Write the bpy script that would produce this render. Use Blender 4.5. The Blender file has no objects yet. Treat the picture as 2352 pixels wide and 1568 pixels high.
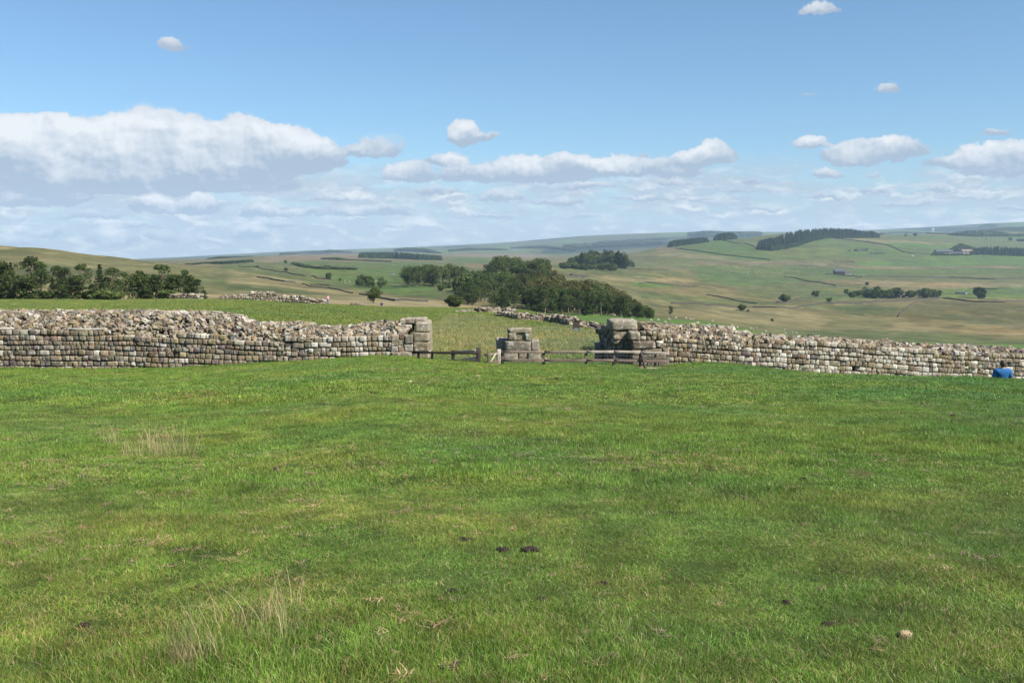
import bpy, math, random
import numpy as np
from mathutils import Vector, Matrix
R = math.radians
C = bpy.context.scene.collection
sc = bpy.context.scene
rng = np.random.default_rng(7)
random.seed(7)

# ------------------------------------------------------------------ camera, world, sun, exposure
F = 995.6                      # focal length in pixels of the 1024 px wide picture (35 mm)
CX, CY = 512.0, 341.0
HOR = 255.0                    # eye-level row
A = math.atan((CY - HOR) / F)  # pitch down
CZ = 1.65
cam = bpy.data.cameras.new('camera'); camo = bpy.data.objects.new('camera', cam); C.objects.link(camo)
cam.lens = 35.0; cam.sensor_width = 36.0; cam.clip_start = 0.05; cam.clip_end = 60000
camo.location = (0, 0, CZ); camo.rotation_euler = (R(90) - A, 0, 0)
sc.camera = camo
SUN_EL, SUN_AZ = R(44), R(180 - 57)         # azimuth clockwise from +Y
to_sun = Vector((math.cos(SUN_EL) * math.sin(SUN_AZ), math.cos(SUN_EL) * math.cos(SUN_AZ), math.sin(SUN_EL)))
sd = bpy.data.lights.new('sun', 'SUN'); so = bpy.data.objects.new('sun', sd); C.objects.link(so)
sd.energy = 5.0; sd.angle = R(0.53); sd.color = (1.0, 0.93, 0.83)
so.rotation_euler = to_sun.to_track_quat('Z', 'Y').to_euler()
sc.view_settings.view_transform = 'Standard'; sc.view_settings.look = 'None'
sc.view_settings.gamma = 1; sc.view_settings.use_curve_mapping = False
sc.view_settings.exposure = 0.85
sc.render.engine = 'CYCLES'
sc.cycles.max_bounces = 5; sc.cycles.diffuse_bounces = 2; sc.cycles.glossy_bounces = 1
sc.cycles.transmission_bounces = 2; sc.cycles.volume_bounces = 2; sc.cycles.transparent_max_bounces = 6
sc.cycles.use_denoising = True
sc.cycles.sample_clamp_indirect = 4

def direc(px, py):
    """world direction of a picture position, scaled so that Y = 1"""
    yc = -(np.asarray(py, float) - CY) / F; xc = (np.asarray(px, float) - CX) / F
    fy = math.cos(A) + yc * math.sin(A)
    return xc / fy, (-math.sin(A) + yc * math.cos(A)) / fy
def P(px, py, d):
    x, z = direc(px, py)
    return Vector((float(x * d), float(d), float(CZ + z * d)))
def zat(py, d): return CZ + direc(512, py)[1] * d
def row_of(z, d):
    """picture row of height z at distance d"""
    s = (np.asarray(z) - CZ) / d
    # s = (-sinA + yc cosA)/(cosA + yc sinA)
    yc = (s * math.cos(A) + math.sin(A)) / (math.cos(A) - s * math.sin(A))
    return CY - yc * F

# ---- node helpers
class NT:
    def __init__(s, nt): s.nt = nt; s.n = nt.nodes; s.l = nt.links
    def new(s, t, **k):
        n = s.n.new(t)
        for a, b in k.items(): setattr(n, a, b)
        return n
    def put(s, sock, v):
        if isinstance(v, bpy.types.NodeSocket): s.l.new(v, sock)
        elif v is not None: sock.default_value = v
    def m(s, op, a, b=None, c=None, clamp=False):
        n = s.new('ShaderNodeMath', operation=op, use_clamp=clamp)
        s.put(n.inputs[0], a); s.put(n.inputs[1], b)
        if c is not None: s.put(n.inputs[2], c)
        return n.outputs[0]
    def v(s, op, a, b=None, c=None):
        n = s.new('ShaderNodeVectorMath', operation=op)
        s.put(n.inputs[0], a)
        if b is not None: s.put(n.inputs[1], b)
        if c is not None: s.put(n.inputs[2], c)
        return n.outputs['Value'] if op in ('DOT_PRODUCT', 'LENGTH') else n.outputs[0]
    def noise(s, vec, scale, detail=4, rough=0.55, color=False, dist=0.0):
        n = s.new('ShaderNodeTexNoise'); s.put(n.inputs['Vector'], vec)
        n.inputs['Scale'].default_value = scale; n.inputs['Detail'].default_value = detail
        n.inputs['Roughness'].default_value = rough; n.inputs['Distortion'].default_value = dist
        return n.outputs['Color'] if color else n.outputs['Fac']
    def rng(s, v, a, b, c=0.0, d=1.0, smooth=False):
        n = s.new('ShaderNodeMapRange', clamp=True)
        if smooth: n.interpolation_type = 'SMOOTHSTEP'
        s.put(n.inputs[0], v)
        for i, x in enumerate((a, b, c, d)): s.put(n.inputs[1 + i], x)
        return n.outputs[0]
    def mix(s, f, a, b, mode='MIX'):
        n = s.new('ShaderNodeMix', data_type='RGBA', blend_type=mode)
        s.put(n.inputs[0], f); s.put(n.inputs[6], a if not isinstance(a, tuple) else (*a, 1)[:4])
        s.put(n.inputs[7], b if not isinstance(b, tuple) else (*b, 1)[:4])
        return n.outputs[2]

world = bpy.data.worlds.new('World'); sc.world = world; world.use_nodes = True
world.cycles.sampling_method = 'MANUAL'; world.cycles.sample_map_resolution = 512
def build_world():
    t = NT(world.node_tree); t.n.clear()
    out = t.new('ShaderNodeOutputWorld')
    sky = t.new('ShaderNodeTexSky', sky_type='NISHITA', sun_disc=False, sun_elevation=SUN_EL, sun_rotation=SUN_AZ)
    sky.altitude = 250; sky.air_density = 1.0; sky.dust_density = 0.25; sky.ozone_density = 3.0
    bg = t.new('ShaderNodeBackground'); bg.inputs[1].default_value = 0.068
    t.l.new(t.mix(1.0, sky.outputs[0], (0.80, 0.99, 1.10), 'MULTIPLY'), bg.inputs[0])
    tc = t.new('ShaderNodeTexCoord'); d = tc.outputs['Generated']
    sp = t.new('ShaderNodeSeparateXYZ'); t.l.new(d, sp.inputs[0])
    az = t.m('MULTIPLY', t.m('ARCTAN2', sp.outputs[0], sp.outputs[1]), F)
    el = t.m('MULTIPLY', t.m('ARCSINE', sp.outputs[2]), F)
    cb = t.new('ShaderNodeCombineXYZ'); t.l.new(az, cb.inputs[0]); t.l.new(el, cb.inputs[1])
    p = cb.outputs[0]
    # domain warp: billows
    w1 = t.v('MULTIPLY', t.v('SUBTRACT', t.noise(p, 0.035, 5, 0.62, True), (0.5, 0.5, 0.5)), (26, 17, 0))
    w2 = t.v('MULTIPLY', t.v('SUBTRACT', t.noise(p, 0.16, 3, 0.6, True), (0.5, 0.5, 0.5)), (6, 5, 0))
    pw = t.v('ADD', t.v('ADD', p, w1), w2)
    # cumulus: x, base y, half width, height in 2352-wide picture units, strength
    K = 1024 / 2352
    B = [(-60,400,330,140,1.3),(60,400,200,122,1.2),(230,405,230,130,1.3),(370,400,170,152,1.3),(470,400,150,110,1.0),(575,380,110,118,1.3),(660,375,115,90,1.2),(730,368,70,55,.8),(380,425,330,60,.8),(150,425,300,50,.7),
         (-250,410,250,120,1.2),(870,345,80,52,.55),(830,350,50,26,.5),(1065,318,40,50,1.1),(1120,315,50,18,.45),(396,110,38,28,.75),(1880,25,48,26,.7),(2035,208,30,16,.6),(1870,218,40,8,.3),
         (60,465,70,48,1.0),(150,455,60,50,1.0),(355,478,58,34,1.15),(460,479,50,36,1.2),(600,492,55,28,1.0),(700,495,70,18,.7),(850,488,110,24,.8),(260,553,60,38,.9),(110,535,40,18,.6),(370,545,40,26,.75),(575,540,50,34,.85),(490,558,40,12,.7),
         (940,405,70,40,.9),(1050,400,45,58,.9),(1180,405,110,52,1.1),(1300,400,110,54,1.1),(1420,395,90,42,.9),(1590,375,60,36,1.0),(1640,365,48,46,1.15),(1540,395,90,40,.8),(1150,455,60,26,.7),(1280,465,100,16,.5),(1000,440,90,22,.4),
         (1865,334,42,24,.9),(1990,362,100,50,1.0),(2060,354,60,46,1.1),(1895,402,40,20,.8),(2260,372,80,42,1.1),(2330,385,110,60,1.1),(2180,378,60,24,.6),(2290,308,36,12,.55),(1725,418,35,13,.5),(1545,420,60,16,.5),(2000,402,30,12,.5),(2160,440,40,16,.5),(1700,442,60,12,.4),(2000,440,40,14,.5),
         (20,560,60,26,.6),(200,500,90,16,.5),(300,520,70,14,.5),(640,520,60,12,.5),(760,462,80,14,.5),(900,520,70,10,.4),(1020,372,50,24,.7),(1350,430,90,16,.6),(1470,455,80,14,.5),(1600,455,70,12,.5),(1120,500,90,12,.5),(1330,500,70,9,.45),(1760,480,90,12,.5),(1900,455,70,16,.55),(2080,470,80,12,.5),(2230,455,70,14,.5),(2320,480,60,12,.5),(1480,360,20,12,.4),(2700,380,260,80,1.1),(2600,250,120,40,.8),(-700,380,300,110,1.1),(3300,400,400,90,1.0),(-1500,380,400,130,1.0)]
    W = None; S = None
    for ib, (bx, by, rx, ry, k) in enumerate(B):
        pk = pw if W is None else t.v('MULTIPLY_ADD', W, (1e-9, 1e-9, 1e-9), pw)   # one blob after the other: keeps the shader stack small
        px, py = bx * K, by * K
        xx, zz = direc(px, py)
        a0 = math.atan2(float(xx), 1) * F; e0 = math.atan2(float(zz), math.hypot(1, float(xx))) * F
        rx *= K * 1.08; ry *= K * 1.07
        q = t.v('MULTIPLY_ADD', pk, (1 / rx, 1 / ry, 0), (-a0 / rx, -(e0) / ry, 0))
        s2 = t.new('ShaderNodeSeparateXYZ'); t.l.new(q, s2.inputs[0])
        yy = t.m('MAXIMUM', s2.outputs[1], t.m('MULTIPLY', s2.outputs[1], -3.2))
        q2 = t.m('MULTIPLY_ADD', yy, yy, t.m('MULTIPLY', s2.outputs[0], s2.outputs[0]))
        w = t.m('MULTIPLY', t.m('SUBTRACT', 1.0, q2, clamp=True), k)
        vv = t.new('ShaderNodeCombineXYZ'); t.l.new(w, vv.inputs[0]); t.l.new(t.m('MULTIPLY', w, s2.outputs[1]), vv.inputs[1])
        W = vv.outputs[0] if W is None else t.v('ADD', W, vv.outputs[0])
    s3 = t.new('ShaderNodeSeparateXYZ'); t.l.new(W, s3.inputs[0]); W = s3.outputs[0]
    sh = t.m('DIVIDE', s3.outputs[1], t.m('MAXIMUM', W, 0.02))
    n1 = t.noise(p, 0.05, 6, 0.6); n2 = t.noise(p, 0.02, 4, 0.55)
    dens = t.m('ADD', W, t.m('MULTIPLY', t.m('SUBTRACT', n1, 0.5), 0.55))
    fine = t.noise(p, 0.22, 4, 0.6)
    dens = t.m('ADD', dens, t.m('MULTIPLY', t.m('SUBTRACT', fine, 0.5), 0.16))
    acum = t.rng(dens, 0.19, 0.41, 0, 1, True)
    # brightness: sunlit tops, shaded flat bases, lumps
    def relief(v, sc_, o, k):      # lumps lit from the upper right
        a = t.noise(v, sc_, 4, 0.55); b = t.noise(t.v('ADD', v, (o, o * 1.4, 0)), sc_, 4, 0.55)
        return t.m('MULTIPLY', t.m('SUBTRACT', a, b), k)
    lump = t.m('ADD', t.m('MULTIPLY', t.m('SUBTRACT', n2, 0.5), 0.7), t.m('ADD', relief(t.v('MULTIPLY', pw, (0.75, 1.15, 1)), 0.028, 8.0, 1.1), relief(p, 0.09, 3.0, 0.5)))
    lit = t.rng(t.m('ADD', sh, lump), 0.02, 0.70, 0, 1)
    litt = t.m('MULTIPLY', lit, t.rng(W, 0.1, 0.7, 0.45, 1.0))
    ccol = t.mix(litt, (3.3, 4.0, 5.0), (7.7, 7.75, 7.8))
    # stratus veil near the horizon, stretched sideways
    pv = t.v('MULTIPLY', p, (0.16, 1.0, 1.0))
    ns = t.noise(t.v('ADD', pv, t.v('MULTIPLY', w1, (0.2, 0.6, 0))), 0.045, 6, 0.6)
    e1 = float(direc(512, 150)[1]) * F; e2 = float(direc(512, 188)[1]) * F; e3 = float(direc(512, 215)[1]) * F; e4 = float(direc(512, 248)[1]) * F
    band = t.m('MULTIPLY', t.rng(el, e2, e1, 1, 0, True), t.rng(el, e4, e3, 0.15, 1, True))
    ast = t.m('MAXIMUM', t.m('MULTIPLY', t.rng(ns, 0.38, 0.56, 0.05, 0.85, True), band), t.rng(el, e1, e4, 0, 0.95, True))
    nc = t.noise(t.v('MULTIPLY', p, (0.4, 1.3, 1.0)), 0.09, 5, 0.62)
    scol = t.mix(t.rng(nc, 0.5, 0.68), (4.0, 4.6, 5.4), (6.6, 6.7, 6.7))
    # small fair-weather puffs in ranks toward the horizon: flat bases, bright heads
    pq = t.v('ADD', t.v('MULTIPLY', p, (0.42, 1.0, 1.0)), t.v('MULTIPLY', w2, (0.8, 0.6, 0)))
    npf = t.noise(pq, 0.065, 3, 0.5); npd = t.noise(t.v('ADD', pq, (0.0, -5.0, 0)), 0.065, 3, 0.5)
    pband = t.m('MULTIPLY', t.rng(el, float(direc(512, 168)[1]) * F, float(direc(512, 195)[1]) * F, 0, 1, True), t.rng(el, e4, float(direc(512, 228)[1]) * F, 0, 1, True))
    gate = t.rng(t.noise(p, 0.008, 2, 0.5), 0.36, 0.54, -0.05, 0.07)
    apf = t.m('MULTIPLY', t.rng(t.m('ADD', npf, gate), 0.50, 0.63, 0, 0.85, True), pband)
    pcol = t.mix(t.rng(t.m('SUBTRACT', npf, npd), -0.09, 0.05, 1, 0), (4.2, 4.8, 5.6), (8.2, 8.0, 7.7))
    # combine: stratus over sky, cumulus over both
    bs = t.new('ShaderNodeBackground'); bs.inputs[1].default_value = 0.068; t.l.new(scol, bs.inputs[0])
    bc = t.new('ShaderNodeBackground'); bc.inputs[1].default_value = 0.068; t.l.new(ccol, bc.inputs[0])
    m1 = t.new('ShaderNodeMixShader'); t.l.new(ast, m1.inputs[0]); t.l.new(bg.outputs[0], m1.inputs[1]); t.l.new(bs.outputs[0], m1.inputs[2])
    bp = t.new('ShaderNodeBackground'); bp.inputs[1].default_value = 0.068; t.l.new(pcol, bp.inputs[0])
    m3 = t.new('ShaderNodeMixShader'); t.l.new(apf, m3.inputs[0]); t.l.new(m1.outputs[0], m3.inputs[1]); t.l.new(bp.outputs[0], m3.inputs[2]); m1 = m3
    m2 = t.new('ShaderNodeMixShader'); t.l.new(t.m('MULTIPLY', acum, 0.96), m2.inputs[0]); t.l.new(m1.outputs[0], m2.inputs[1]); t.l.new(bc.outputs[0], m2.inputs[2])
    t.l.new(m2.outputs[0], out.inputs[0])
build_world()

# ------------------------------------------------------------------ maths helpers
def smooth(t):
    t = np.clip(t, 0, 1); return t * t * (3 - 2 * t)
_perm = rng.random((256, 256))
def vnoise(x, y):
    xi = np.floor(x).astype(np.int64); yi = np.floor(y).astype(np.int64)
    fx = x - xi; fy = y - yi; fx = fx * fx * (3 - 2 * fx); fy = fy * fy * (3 - 2 * fy)
    a = _perm[xi & 255, yi & 255]; b = _perm[(xi + 1) & 255, yi & 255]
    c = _perm[xi & 255, (yi + 1) & 255]; d = _perm[(xi + 1) & 255, (yi + 1) & 255]
    return (a * (1 - fx) + b * fx) * (1 - fy) + (c * (1 - fx) + d * fx) * fy - 0.5
def fbm(x, y, o=4):
    s = 0; a = 1.0
    for i in range(o):
        s = s + a * vnoise(x * 2 ** i + 17.3 * i, y * 2 ** i + 9.1 * i); a *= 0.5
    return s
def pchip(x, y, xq):
    """monotone cubic along axis 0 of y"""
    x = np.asarray(x, float); y = np.asarray(y, float)
    h = np.diff(x); hs = h.reshape((-1,) + (1,) * (y.ndim - 1)); dl = np.diff(y, axis=0) / hs
    m = np.zeros_like(y); m[0] = dl[0]; m[-1] = dl[-1]
    a, b = dl[:-1], dl[1:]
    w1 = 2 * hs[1:] + hs[:-1]; w2 = hs[1:] + 2 * hs[:-1]
    with np.errstate(divide='ignore', invalid='ignore'):
        hm = (w1 + w2) / (w1 / a + w2 / b)
    m[1:-1] = np.where(a * b > 0, hm, 0)
    i = np.clip(np.searchsorted(x, xq) - 1, 0, len(x) - 2)
    tt = ((np.clip(xq, x[0], x[-1]) - x[i]) / h[i]).reshape((-1,) + (1,) * (y.ndim - 1)); H = h[i].reshape(tt.shape)
    return ((2*tt**3 - 3*tt**2 + 1) * y[i] + (tt**3 - 2*tt**2 + tt) * H * m[i] + (-2*tt**3 + 3*tt**2) * y[i+1] + (tt**3 - tt**2) * H * m[i+1])

# ------------------------------------------------------------------ terrain heights
COLS = [-300, 0, 100, 200, 300, 400, 500, 600, 700, 800, 900, 1024, 1324]
TAB = {
 46:   [345,345,345,344,347,361,363,365,366,368,370,373,376],
 60:   [328,328,328,327,334,344,347,349,354,360,364,368,372],
 80:   [314,314,313,312,319,327,332,336,345,355,361,366,370],
 110:  [305,305,304,303,308,314,317,326,342,354,361,366,370],
 150:  [300,300,300,298.5,303,307,309,324,340,353,360,364,368],
 175:  [300.5,300.5,300.5,299.3,303.5,307.5,311,324,340,353,359,363,367],
 200:  [301,301,301,300,303,307.5,313,324,340,352,358,362,366],
 260:  [299.5,299.5,299,298.5,300,304,313,322,335,349,355,358,362],
 320:  [294,294,294,295,297,301,312,320,329,345,349,351,356],
 430:  [278,280,285,289,294,298.5,310,316,321,338,342,345,350],
 520:  [262,265,273,282,290,295,301,309,318,332,337,341,346],
 650:  [248,253,263,273,283,289,289,300,311,323,329,333,338],
 800:  [242,246.3,255.8,267,277.5,283,280,292,303,314,320,325,332],
 1000: [255,256,262,269,274,279,274.5,283,295,302,308,315,322],
 1300: [268,268,267,265.5,268,272,268.5,272.5,284,292,298,303,308],
 1700: [264,264,263.5,263,263.5,267,264.5,266,275,283,287,290,294],
 2200: [262,262,262,261,260,262.5,263.5,264,268,271.5,275,278,282],
 2600: [261,261,261,260,257.5,260,262,261.5,255,258,266,268.5,274],
 3000: [260.5,260.5,260.5,259,255.5,257.5,260,257.5,245.5,246,254,259,264],
 3500: [260,260,260,258.5,254.5,256,258,256,240.3,236.3,242,252,256],
 4200: [260,260,260,258.5,254.5,254.5,257,255,246,233,236,243,246],
 5500: [260,260,260,258,254,253,254,252,246,238,234,232,232],
 7000: [260,260,260,257.5,252.8,250,249,245,240,238,236,225.5,223],
 8500: [261,261,260,257,252.3,249.3,246,240,236,235,234,228,226],
 10500:[262,262,260,255.6,250.6,247.3,242.5,235,232.2,232,228.5,221.5,217],
 12500:[264,264,263,259,254,250,246,239,236,236,233,225,222]}
TD = np.array(sorted(TAB)); T = np.array([TAB[k] for k in TD])
CQ = np.arange(-300, 1325, 4.0)
TC = pchip(COLS, T.T, CQ).T
TZ = zat(TC, TD[:, None])
LQ = np.linspace(math.log(46), math.log(12500), 900)
TZD = pchip(np.log(TD), TZ, LQ)
CREST = [(-300,372),(0,373),(100,373.6),(170,372.3),(225,369),(262,366),(300,364.4),(340,361.3),(370,359),(400,359.3),(450,362.5),(500,366),(550,367),(600,366.5),(640,370),(660,370.6),(690,368),(710,367),(750,367.6),(800,371.3),(850,374),(900,375.5),(960,377.6),(1024,379.5),(1324,384)]
CR = np.array(CREST, float)
def walld(cu): return 42 + 4 * np.clip((np.asarray(cu, float) - 640) / 384, 0, 1.6)
def terrain(x, y, detail=True):
    x = np.asarray(x, float); y = np.asarray(y, float)
    yy = np.maximum(y, 3.0)
    cu = np.clip(CX + F * x / yy, -300, 1324)
    crest = np.interp(cu, CR[:, 0], CR[:, 1])
    dc = 36 - 9 * smooth((cu - 720) / 180)
    zc = zat(crest, dc)
    t = np.clip((yy - 3) / (dc - 3), 0, 1)
    z = zc * t ** 1.08
    drop = 0.62 + 1.75 * smooth((cu - 700) / 200)
    z = z - drop * (0.72 * smooth((yy - dc) / 4) + 0.28 * smooth((yy - dc - 3) / 12))
    # far table
    i = np.clip((cu + 300) / 4.0, 0, len(CQ) - 1.001); i0 = i.astype(int); fi = i - i0
    j = np.clip((np.log(np.maximum(yy, 46)) - LQ[0]) / (LQ[1] - LQ[0]), 0, len(LQ) - 1.001); j0 = j.astype(int); fj = j - j0
    zf = (TZD[j0, i0] * (1 - fi) + TZD[j0, i0 + 1] * fi) * (1 - fj) + (TZD[j0 + 1, i0] * (1 - fi) + TZD[j0 + 1, i0 + 1] * fi) * fj
    w = smooth((yy - walld(cu) - 0.4) / 2.2)
    z = z * (1 - w) + zf * w
    if detail:
        near = np.clip(1 - (yy - 30) / 8, 0, 1)
        z = z + near * np.minimum(1, yy / 4) * (0.055 * fbm(x * 0.8, y * 0.8, 2) + 0.10 * fbm(x * 0.23 + 40, y * 0.23, 2))
        mid = smooth((yy - 48) / 20)
        s = np.maximum(yy, 60)
        z = z + mid * 0.0011 * s * fbm(x / (s * 0.05), y / (s * 0.12), 3) * (yy < 9000)
        # lumpy moor in the valley
        z = z + smooth((yy - 450) / 200) * (1 - smooth((yy - 1600) / 900)) * 3.0 * fbm(x / 38 + 3, y / 60, 3)
    return z
def ground(px, d):
    x = (px - CX) / F * d
    return Vector((x, d, float(terrain(x, d))))
_YS = np.exp(np.linspace(math.log(48), math.log(12000), 2600))
def hit(px, py, dmin=48):
    """ground point first seen at a picture position"""
    ys = _YS[_YS >= dmin]
    x, _ = direc(px, py)
    zz = terrain(x * ys, ys); rows = row_of(zz, ys)
    k = np.nonzero(rows <= py)[0]
    d = ys[k[0]] if len(k) else ys[np.argmin(rows)]
    return Vector((float(x * d), float(d), float(terrain(x * d, d))))

# ------------------------------------------------------------------ mesh and object helpers
def link(name, me, mat=None, parent=None, label=None, cat=None, group=None, kind=None, loc=None):
    o = bpy.data.objects.new(name, me); C.objects.link(o)
    if mat is not None and me is not None and not me.materials: me.materials.append(mat)
    if parent is not None: o.parent = parent
    if loc is not None: o.location = loc
    if label: o['label'] = label
    if cat: o['category'] = cat
    if group: o['group'] = group
    if kind: o['kind'] = kind
    elif 'wall' in name and cat: o['kind'] = 'thing'
    return o
def thing(name, label, cat, loc=(0, 0, 0), rz=0.0, group=None):
    o = link(name, None, label=label, cat=cat, group=group, loc=loc); o.rotation_euler = (0, 0, rz); return o
def npmesh(name, V, Fs, col=None, smoothed=True):
    """V (n,3), Fs: list of (m,k) index arrays, col (n,3)"""
    me = bpy.data.meshes.new(name); V = np.asarray(V, np.float32)
    Fs = [np.asarray(f, np.int32) for f in Fs if len(f)]
    me.vertices.add(len(V)); me.vertices.foreach_set('co', V.ravel())
    nl = sum(f.size for f in Fs); npoly = sum(len(f) for f in Fs)
    me.loops.add(nl); me.loops.foreach_set('vertex_index', np.concatenate([f.ravel() for f in Fs]))
    me.polygons.add(npoly)
    tot = np.concatenate([np.full(len(f), f.shape[1], np.int32) for f in Fs])
    st = np.concatenate([[0], np.cumsum(tot)[:-1]]).astype(np.int32)
    me.polygons.foreach_set('loop_start', st)
    me.polygons.foreach_set('use_smooth', np.full(npoly, smoothed))
    if col is not None:
        a = me.color_attributes.new('col', 'FLOAT_COLOR', 'POINT')
        c4 = np.ones((len(V), 4), np.float32); c4[:, :3] = col
        a.data.foreach_set('color', c4.ravel())
    me.update(calc_edges=True); me.validate()
    return me
class MB:
    """collects pieces into one mesh"""
    def __init__(s): s.V = []; s.F = []; s.c = []; s.n = 0
    def add(s, V, Fc, col=(1, 1, 1)):
        V = np.asarray(V, float); s.V.append(V); s.F.append([np.asarray(f) + s.n for f in Fc]); s.n += len(V)
        c = np.asarray(col, float); s.c.append(np.broadcast_to(c, (len(V), 3)) if c.ndim == 1 else c)
    def mesh(s, name, smoothed=True):
        byk = {}
        for fl in s.F:
            for f in fl:
                if len(f): byk.setdefault(f.shape[1], []).append(f)
        return npmesh(name, np.concatenate(s.V), [np.concatenate(v) for v in byk.values()], np.concatenate(s.c), smoothed)
def cube_grid(n):
    """cube surface [-1,1]^3 with n segments per edge, shared vertices"""
    idx = {}; V = []; Q = []
    def vid(p):
        k = tuple(int(round(v)) for v in p)
        if k not in idx: idx[k] = len(V); V.append([v * 2 / n - 1 for v in k])
        return idx[k]
    for ax in range(3):
        for sgn in (0, n):
            for i in range(n):
                for j in range(n):
                    q = []
                    for (a, b) in ((i, j), (i + 1, j), (i + 1, j + 1), (i, j + 1)):
                        p = [0, 0, 0]; p[ax] = sgn; p[(ax + 1) % 3] = a; p[(ax + 2) % 3] = b; q.append(vid(p))
                    if sgn == 0: q = q[::-1]
                    Q.append(q)
    return np.array(V, float), np.array(Q)
CG = {n: cube_grid(n) for n in (2, 3, 4, 6, 8)}
def stone_v(n, size, rnd=0.5, rough=0.08, r=None):
    """rough rounded block, half sizes = size/2"""
    r = r or rng
    V, Q = CG[n]; s = V.copy()
    p = 2 + 17 * (1 - rnd) ** 2
    L = (np.abs(s) ** p).sum(1) ** (1 / p); s = s / L[:, None]
    s = s + r.normal(0, rough, s.shape) * (1.0 / math.sqrt(n))
    s = s + 0.0
    # a skew and taper of its own
    s[:, 0] *= 1 + r.normal(0, rough) * s[:, 2]; s[:, 2] *= 1 + r.normal(0, rough) * s[:, 0]
    return s * np.asarray(size) / 2, Q
def rotm(ax, ay, az):
    return np.array(Matrix.Rotation(az, 3, 'Z') @ Matrix.Rotation(ay, 3, 'Y') @ Matrix.Rotation(ax, 3, 'X'))
def boxv(size, c=(0, 0, 0), M=None):
    V = np.array([[x, y, z] for x in (-.5, .5) for y in (-.5, .5) for z in (-.5, .5)]) * np.asarray(size)
    if M is not None: V = V @ M.T
    return V + np.asarray(c), [np.array([[0, 1, 3, 2], [4, 6, 7, 5], [0, 4, 5, 1], [2, 3, 7, 6], [0, 2, 6, 4], [1, 5, 7, 3]])]
def beam(a, b, w, h, rough=0.0):
    """squared timber from a to b, rounded arrises"""
    a = Vector(a); b = Vector(b); L = (b - a).length
    M = np.array((b - a).to_track_quat('X', 'Z').to_matrix())
    V, Q = CG[4]; s = V.copy(); p = 9
    yz = s[:, 1:]; Lq = (np.abs(yz) ** p).sum(1) ** (1 / p); mx = np.abs(yz).max(1)
    s[:, 1:] = yz / np.maximum(Lq, 1e-6)[:, None] * mx[:, None]
    s = s * np.array([L, w, h]) / 2 + rng.normal(0, rough, s.shape)
    return s @ M.T + np.array((a + b) / 2), [Q]
def tube(pts, rad, n=6):
    """tapered tube through points"""
    V = []; Q = []
    pts = [Vector(p) for p in pts]
    for i, p in enumerate(pts):
        dd = (pts[min(i + 1, len(pts) - 1)] - pts[max(i - 1, 0)]).normalized()
        q = dd.to_track_quat('Z', 'Y')
        for k in range(n):
            a = 2 * math.pi * k / n
            V.append(p + q @ Vector((math.cos(a) * rad[i], math.sin(a) * rad[i], 0)))
    for i in range(len(pts) - 1):
        for k in range(n): Q.append([i*n+k, i*n+(k+1) % n, (i+1)*n+(k+1) % n, (i+1)*n+k])
    return np.array(V), [np.array(Q)]

# ------------------------------------------------------------------ materials
def mat(name, f):
    m = bpy.data.materials.new(name); m.use_nodes = True; t = NT(m.node_tree); t.n.clear()
    out = t.new('ShaderNodeOutputMaterial'); f(t, out); return m
def pbsdf(t, out, col, rough=0.9, bump=None, bs=0.3, bd=0.02, spec=0.3):
    b = t.new('ShaderNodeBsdfPrincipled'); t.put(b.inputs['Base Color'], col if not isinstance(col, tuple) else (*col, 1)[:4])
    t.put(b.inputs['Roughness'], rough); b.inputs['Specular IOR Level'].default_value = spec
    if bump is not None:
        n = t.new('ShaderNodeBump'); n.inputs['Strength'].default_value = bs; n.inputs['Distance'].default_value = bd
        t.l.new(bump, n.inputs['Height']); t.l.new(n.outputs[0], b.inputs['Normal'])
    t.l.new(b.outputs[0], out.inputs[0]); return b
def attr(t, name='col'):
    n = t.new('ShaderNodeAttribute'); n.attribute_name = name; return n.outputs['Color']
def pos(t): return t.new('ShaderNodeNewGeometry').outputs['Position']

def f_ground(t, out):
    p = pos(t); c = attr(t)
    sp = t.new('ShaderNodeSeparateXYZ'); t.l.new(p, sp.inputs[0])
    far = t.rng(sp.outputs[1], 60, 500, 0, 1)
    a = t.noise(p, 0.35, 5, 0.6); b = t.noise(p, 0.02, 6, 0.62); e = t.noise(p, 3.5, 4, 0.7)
    g = t.noise(t.v('MULTIPLY', p, (1.0, 0.35, 1.0)), 0.006, 7, 0.65)
    fin = t.m('ADD', t.m('MULTIPLY', a, t.m('SUBTRACT', 1.0, far)), t.m('MULTIPLY', b, far))
    v = t.rng(fin, 0.3, 0.7, 0.72, 1.28)
    v2 = t.rng(e, 0.25, 0.75, 0.72, 1.28)
    ff = t.noise(t.v('MULTIPLY', p, (1.0, 0.5, 1.0)), 0.12, 6, 0.7)
    v2 = t.m('MULTIPLY', v2, t.rng(ff, 0.3, 0.7, 0.72, 1.28))
    c1 = t.mix(1.0, c, t.m('MULTIPLY', v, v2), 'MULTIPLY')
    c2 = t.mix(t.rng(g, 0.45, 0.62, 0, 0.42), c1, t.mix(1.0, c1, (1.55, 1.12, 0.95), 'MULTIPLY'))
    c3 = t.mix(t.rng(t.noise(p, 0.09, 5, 0.65), 0.46, 0.66, 0, 0.5), c2, t.mix(1.0, c2, (0.72, 0.84, 0.78), 'MULTIPLY'))
    pbsdf(t, out, c3, 0.95, t.m('ADD', t.m('MULTIPLY', e, 0.5), a), 0.8, 0.12, 0.1)
M_ground = mat('turf', f_ground)

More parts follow.
